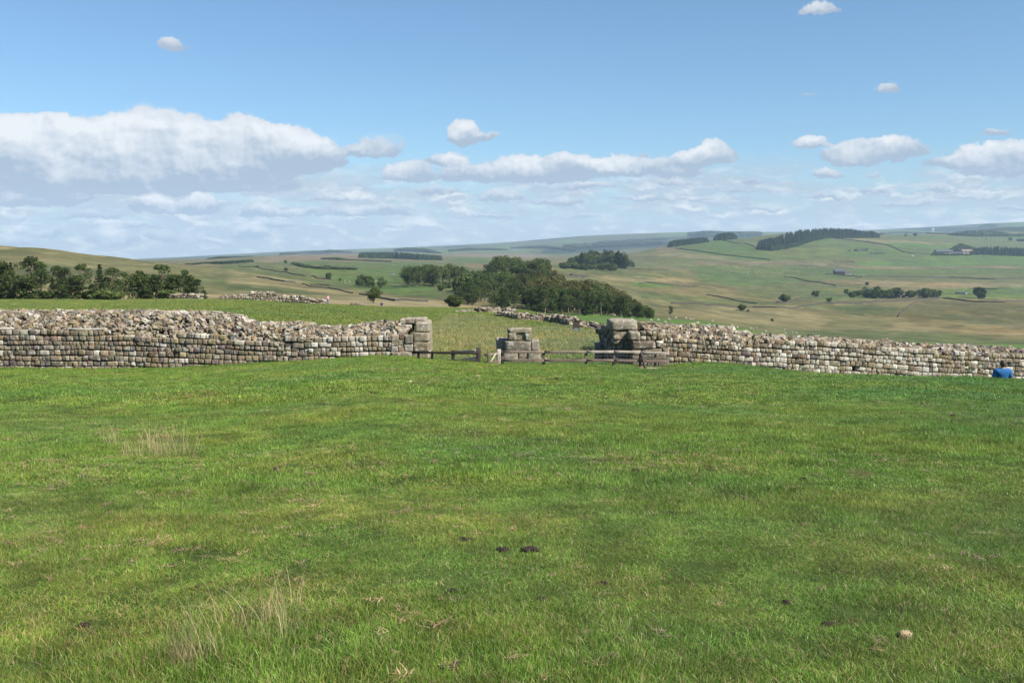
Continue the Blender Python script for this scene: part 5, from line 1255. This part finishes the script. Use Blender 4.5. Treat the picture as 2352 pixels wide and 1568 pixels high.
# ------------------------------------------------------------------ droppings and bits in the near turf
def near_hit(px, py):
    ys = np.linspace(3, 35, 1500); x, _ = direc(px, py); rows = row_of(terrain(x * ys, ys), ys); k = np.nonzero(rows <= py)[0]; d = ys[k[0]]
    return Vector((float(x * d), float(d), float(terrain(x * d, d))))
DR = [(1067,1243,1.3,'domed black dropping, upper left of the three in the middle'),(1155,1266,1.1,'black dropping between the domed one and the triple heap'),(1218,1269,1.7,'wide triple black dropping heap near middle of the turf'),
 (452,1353,.7,'small round black dropping left of the lower tall stalks'),(633,1081,1.5,'long flat dark dropping in the left middle turf'),(192,1441,.9,'dark dropping near the lower left corner'),
 (1810,1388,1.1,'black dropping beside bare earth at lower right'),(1250,1382,1.1,'flat dark dropping below the triple heap'),(790,1483,.7,'small dark dropping near bottom edge left of centre'),
 (1545,1182,1.3,'crumbly dark dropping right of centre with straw beside it'),(1900,1440,1.0,'dark clod on the bare earth at lower right'),(2190,957,1.3,'black dropping in the upper right turf'),
 (858,903,1.0,'dark speck of dung below the left jamb'),(1078,900,1.4,'dark dropping below the gate, left of a pair'),(1100,899,1.2,'dark dropping below the gate, right of a pair'),
 (1387,1345,.8,'small dark dropping lower right of the triple heap'),(1031,1540,1.3,'dark clod at the bottom edge near centre'),(1845,1101,.8,'small dark dropping in the right middle turf'),
 (415,958,1.2,'dark dropping just right of the upper tall stalks'),(1462,1083,1.2,'dark dropping right of centre in the middle turf'),(1385,1125,1.1,'flat dark dropping in the middle turf'),
 (1277,870,1.2,'black speck on the worn rise in front of the boulder'),(1040,1361,.8,'faint dark dropping left below the domed one')]
for (x, y, s, lab) in DR:
    g = near_hit(x * .4354, y * .4354); s *= (.055 + .0035 * g.y) * .40; mb = MB()
    for k in range(6):
        V, Q = stone_v(4, (s * rng.uniform(.7, 1.3), s * rng.uniform(.6, 1.0), s * rng.uniform(.45, .75)), .8, .2); mb.add(V @ rotm(rng.normal(0, .3), rng.normal(0, .3), rng.uniform(0, 6)).T + np.array([rng.normal(0, s * .42), rng.normal(0, s * .3), s * .16 + .008]), [Q])
    link('dropping', mb.mesh('dropping'), M_dung, label=lab, cat='dung', loc=g, group='animal droppings on the turf')
for (x, y, s, c, lab) in [(2078,1463,.10,(.36,.28,.18),'rounded tan stone in bare earth near lower right corner'),(942,877,.12,(.5,.42,.32),'small tan stone in grass below the left wall'),(1452,930,.11,(.45,.36,.26),'tan stone in the turf right below the gate'),(540,882,.12,(.45,.4,.32),'pale stone in grass under the middle of the left wall'),(1098,865,.2,(.4,.33,.24),'tan stone on the rise in front of the pier')]:
    g = near_hit(x * .4354, y * .4354); mb = MB(); V, Q = stone_v(6, (s * .62, s * .5, s * .4), .8, .05); mb.add(V, [Q], c)
    link('turf_stone', mb.mesh('turf_stone'), M_stone, label=lab, cat='stone', loc=(g.x, g.y, g.z + s * .1))

# ------------------------------------------------------------------ grass
def blade_patch(name, n, rad, h, w, cols, lean=.5, seg=2, tan=.06, seed=0, tancol=(.36, .27, .13)):
    r = np.random.default_rng(seed)
    a = r.uniform(0, 6.283, n); rr = rad * np.sqrt(r.random(n)); bx = rr * np.cos(a); by = rr * np.sin(a)
    hh = h * r.uniform(.45, 1.25, n); ww = w * r.uniform(.6, 1.3, n); la = r.uniform(0, 6.283, n); lm = hh * lean * r.uniform(.1, 1.5, n)
    fa = r.uniform(0, 6.283, n); sx, sy = np.cos(fa) * ww / 2, np.sin(fa) * ww / 2
    V = []
    for i in range(seg + 1):
        t = i / seg; cx = bx + np.cos(la) * lm * t ** 1.7; cy = by + np.sin(la) * lm * t ** 1.7; cz = hh * t * (1 - .25 * (lm / hh) * t) - .004
        k = 1 - .55 * t if i < seg else 0
        if i < seg: V.append(np.stack([cx - sx * k, cy - sy * k, cz], 1)); V.append(np.stack([cx + sx * k, cy + sy * k, cz], 1))
        else: V.append(np.stack([cx, cy, cz], 1))
    m = 2 * seg + 1; V = np.stack(V, 1).reshape(-1, 3); b = np.arange(n)[:, None] * m
    Q = [b + np.array([[2 * i, 2 * i + 1, 2 * i + 3, 2 * i + 2]]) for i in range(seg - 1)]
    Tt = b + np.array([[2 * seg - 2, 2 * seg - 1, 2 * seg]])
    t = r.random(n)[:, None]; c = np.array(cols[0]) * (1 - t) + np.array(cols[1]) * t
    tn = r.random(n) < tan; c[tn] = np.array(tancol) * r.uniform(.7, 1.2, (tn.sum(), 1))
    c = np.repeat(c, m, 0)
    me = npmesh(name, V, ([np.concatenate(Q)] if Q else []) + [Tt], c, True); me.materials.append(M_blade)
    return me
G0, G1 = (.072, .155, .013), (.245, .385, .064)
def scatter(name, label, meshes, pts, rot, scl, tilt=None):
    """one ground-cover object: geometry nodes put the patches on its points"""
    col = bpy.data.collections.new(name + '_patches')
    for i, m in enumerate(meshes):
        o = bpy.data.objects.new('%s_patch_%02d' % (name, i), m); col.objects.link(o)
    me = bpy.data.meshes.new(name); me.vertices.add(len(pts)); me.vertices.foreach_set('co', np.asarray(pts, np.float32).ravel())
    a = me.attributes.new('rot', 'FLOAT_VECTOR', 'POINT'); rv = np.zeros((len(pts), 3), np.float32); rv[:, 2] = rot
    if tilt is not None: rv[:, :2] = tilt
    a.data.foreach_set('vector', rv.ravel())
    a = me.attributes.new('scl', 'FLOAT_VECTOR', 'POINT'); a.data.foreach_set('vector', np.asarray(scl, np.float32).ravel())
    a = me.attributes.new('idx', 'INT', 'POINT'); a.data.foreach_set('value', rng.integers(0, len(meshes), len(pts)).astype(np.int32))
    me.update()
    ng = bpy.data.node_groups.new(name + '_scatter', 'GeometryNodeTree')
    ng.interface.new_socket('Geometry', in_out='INPUT', socket_type='NodeSocketGeometry'); ng.interface.new_socket('Geometry', in_out='OUTPUT', socket_type='NodeSocketGeometry')
    N = ng.nodes; L = ng.links; gi = N.new('NodeGroupInput'); go = N.new('NodeGroupOutput')
    ip = N.new('GeometryNodeInstanceOnPoints'); ci = N.new('GeometryNodeCollectionInfo'); ci.inputs['Collection'].default_value = col
    ci.inputs['Separate Children'].default_value = True; ci.inputs['Reset Children'].default_value = True
    def na(n_, ty):
        x = N.new('GeometryNodeInputNamedAttribute'); x.data_type = ty; x.inputs['Name'].default_value = n_; return x.outputs['Attribute']
    L.new(gi.outputs[0], ip.inputs['Points']); L.new(ci.outputs[0], ip.inputs['Instance']); ip.inputs['Pick Instance'].default_value = True
    L.new(na('idx', 'INT'), ip.inputs['Instance Index']); L.new(na('rot', 'FLOAT_VECTOR'), ip.inputs['Rotation']); L.new(na('scl', 'FLOAT_VECTOR'), ip.inputs['Scale'])
    L.new(ip.outputs[0], go.inputs[0])
    o = link(name, me, kind='stuff', label=label, cat='grass'); md = o.modifiers.new('scatter', 'NODES'); md.node_group = ng
    return o
def field_pts(y0, y1, dens, um=.62, extra=3.4):
    """random points in the wedge seen by the camera, dens(y) per square metre"""
    n = int(((um * y1 + extra) * 2) * (y1 - y0) * dens)
    y = rng.uniform(y0, y1, n); x = rng.uniform(-1, 1, n) * (um * y1 + extra); k = np.abs(x) < um * y + extra
    return x[k], y[k]
def bare(x, y):
    """places with trodden earth have little grass"""
    cu = CX + F * x / y; row = row_of(terrain(x, y, False), y); m = np.ones(len(x))
    for (px, py, rx, ry) in [(1990,1085,36,9),(1812,1042,24,7),(1770,1419,34,8),(1890,1438,30,8),(1965,1424,40,9),(2105,1462,42,8),(1225,866,45,5),(1290,868,40,4),(1380,866,40,4)]:
        q = ((cu - px * .4354) / (rx * .4354)) ** 2 + ((row - py * .4354) / (ry * .4354)) ** 2; m = np.where(q < 1, .25, m)
    return m
def turf():
    P_, S_, R_ = [], [], []
    near = [blade_patch('p', 330, .13, .033, .0024, (G0, G1), 1.1, 3, .12, i) for i in range(6)]
    mid = [blade_patch('p', 300, .20, .040, .0046, (G0, G1), .9, 2, .06, 20 + i) for i in range(6)]
    far = [blade_patch('p', 260, .38, .048, .012, (G0, G1), .9, 2, .06, 40 + i) for i in range(6)]
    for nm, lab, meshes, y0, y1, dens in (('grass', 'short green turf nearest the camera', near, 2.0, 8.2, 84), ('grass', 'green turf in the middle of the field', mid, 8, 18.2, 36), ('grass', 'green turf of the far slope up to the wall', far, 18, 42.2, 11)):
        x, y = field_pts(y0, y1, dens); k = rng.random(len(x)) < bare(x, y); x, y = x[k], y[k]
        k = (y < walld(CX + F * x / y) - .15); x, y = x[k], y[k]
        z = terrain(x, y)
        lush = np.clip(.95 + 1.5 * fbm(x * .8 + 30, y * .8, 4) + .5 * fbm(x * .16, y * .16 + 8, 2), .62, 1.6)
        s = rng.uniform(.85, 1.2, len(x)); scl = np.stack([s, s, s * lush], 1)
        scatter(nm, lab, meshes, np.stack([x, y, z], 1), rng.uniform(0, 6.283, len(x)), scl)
    # dead bits: flattened straw
    straw = [blade_patch('p', 13, .034, .024, .0048, ((.30, .21, .11), (.45, .34, .20)), 2.6, 3, 0, 60 + i) for i in range(5)]
    x, y = field_pts(2.6, 36, 18); k = (rng.random(len(x)) < np.clip(.35 + 1.4 * fbm(x * .5, y * .5, 3), .05, 1)); x, y = x[k], y[k]; z = terrain(x, y) + .028
    s = rng.uniform(.5, 1.3, len(x)) * (1 + y * .02); scatter('dead_grass', 'scattered tan dead grass wisps on the turf', straw, np.stack([x, y, z], 1), rng.uniform(0, 6.283, len(x)), np.stack([s, s, s * .6], 1))
    # tall pale stalks in two clumps and a few lone ones
    tall = [blade_patch('p', 18, .12, .34, .003, ((.30, .28, .11), (.52, .45, .25)), .45, 4, 0, 80 + i) for i in range(5)]
    pts, sc_ = [], []
    def clump(px, py, rx, ry, n, s):
        for i in range(n):
            q = near_hit(min(max((px + rng.normal(0, rx)) * .4354, 1), 1020), (py + rng.normal(0, ry)) * .4354); pts.append(q); k = s * rng.uniform(.5, 1.15); sc_.append((k, k, k))
    clump(345, 1040, 42, 9, 24, 1.15); clump(620, 1440, 60, 22, 15, .62); clump(420, 1520, 22, 12, 9, .85); clump(90, 1105, 40, 12, 4, .7); clump(1045, 1010, 60, 30, 4, .4); clump(250, 1500, 90, 35, 6, .4); clump(1190, 985, 90, 22, 5, .5)
    clump(700, 1100, 250, 80, 5, .35)
    pts = np.array([tuple(p) for p in pts]); scatter('tall_dry_grass', 'tall pale dry stalks rising in clumps from the turf', tall, pts, rng.uniform(0, 6.283, len(pts)), sc_)
    # rough grass beyond the gateway
    rough = [blade_patch('p', 130, .5, .30, .014, ((.16, .24, .045), (.28, .32, .09)), .5, 3, .25, 90 + i, (.44, .37, .19)) for i in range(5)]
    x = rng.uniform(-7, 8.5, 9000); y = rng.uniform(43, 112, 9000); cu = CX + F * x / y
    k = (cu > 402) & (cu < 604) & (rng.random(len(x)) < np.clip(-.05 + .9 * smooth((y - 47) / 8) * (1 - .6 * smooth((y - 72) / 18)) + 1.3 * fbm(x * .2, y * .12, 3), .03, 1)); x, y = x[k], y[k]
    s = rng.uniform(.5, 1.1, len(x)) * np.clip(.55 + .75 * smooth((y - 46) / 10) * (1 - .5 * smooth((y - 70) / 25)), .3, 1.3)
    scatter('rough_grass', 'rough straw coloured grass on the slope beyond the gateway', rough, np.stack([x, y, terrain(x, y)], 1), rng.uniform(0, 6.283, len(x)), np.stack([s * 1.1, s * 1.1, s], 1))
    # green grass of the mound behind the left wall
    gm = [blade_patch('p', 130, .9, .12, .03, ((.11, .19, .028), (.22, .30, .06)), .9, 2, .05, 110 + i) for i in range(5)]
    x = rng.uniform(-95, 12, 26000); y = rng.uniform(46, 165, 26000); cu = CX + F * x / y; k = (cu > -60) & (cu < 600); x, y = x[k], y[k]
    s = rng.uniform(.7, 1.5, len(x)); scatter('mound_grass', 'short green grass covering the mound inside the fort', gm, np.stack([x, y, terrain(x, y)], 1), rng.uniform(0, 6.283, len(x)), np.stack([s, s, s * .8], 1))
turf()

# ------------------------------------------------------------------ haze
def haze():
    mb = MB(); zt = max(ZMAX, 420) + 60; zb = ZMIN - 1.5
    V, Q = boxv((33000, 13600, zt - zb), (0, 6700, (zt + zb) / 2)); mb.add(V, Q)
    def f(t, out):
        v = t.new('ShaderNodeVolumePrincipled'); v.inputs['Color'].default_value = (.56, .77, 1.0, 1); v.inputs['Density'].default_value = 5.5e-5; v.inputs['Anisotropy'].default_value = 0.0
        t.l.new(v.outputs[0], out.inputs['Volume'])
    m = mat('haze', f); m.cycles.homogeneous_volume = True if hasattr(m.cycles, 'homogeneous_volume') else None
    link('haze', mb.mesh('haze', False), m, kind='stuff', label='thin pale blue haze filling the air over the valley', cat='haze')
haze()
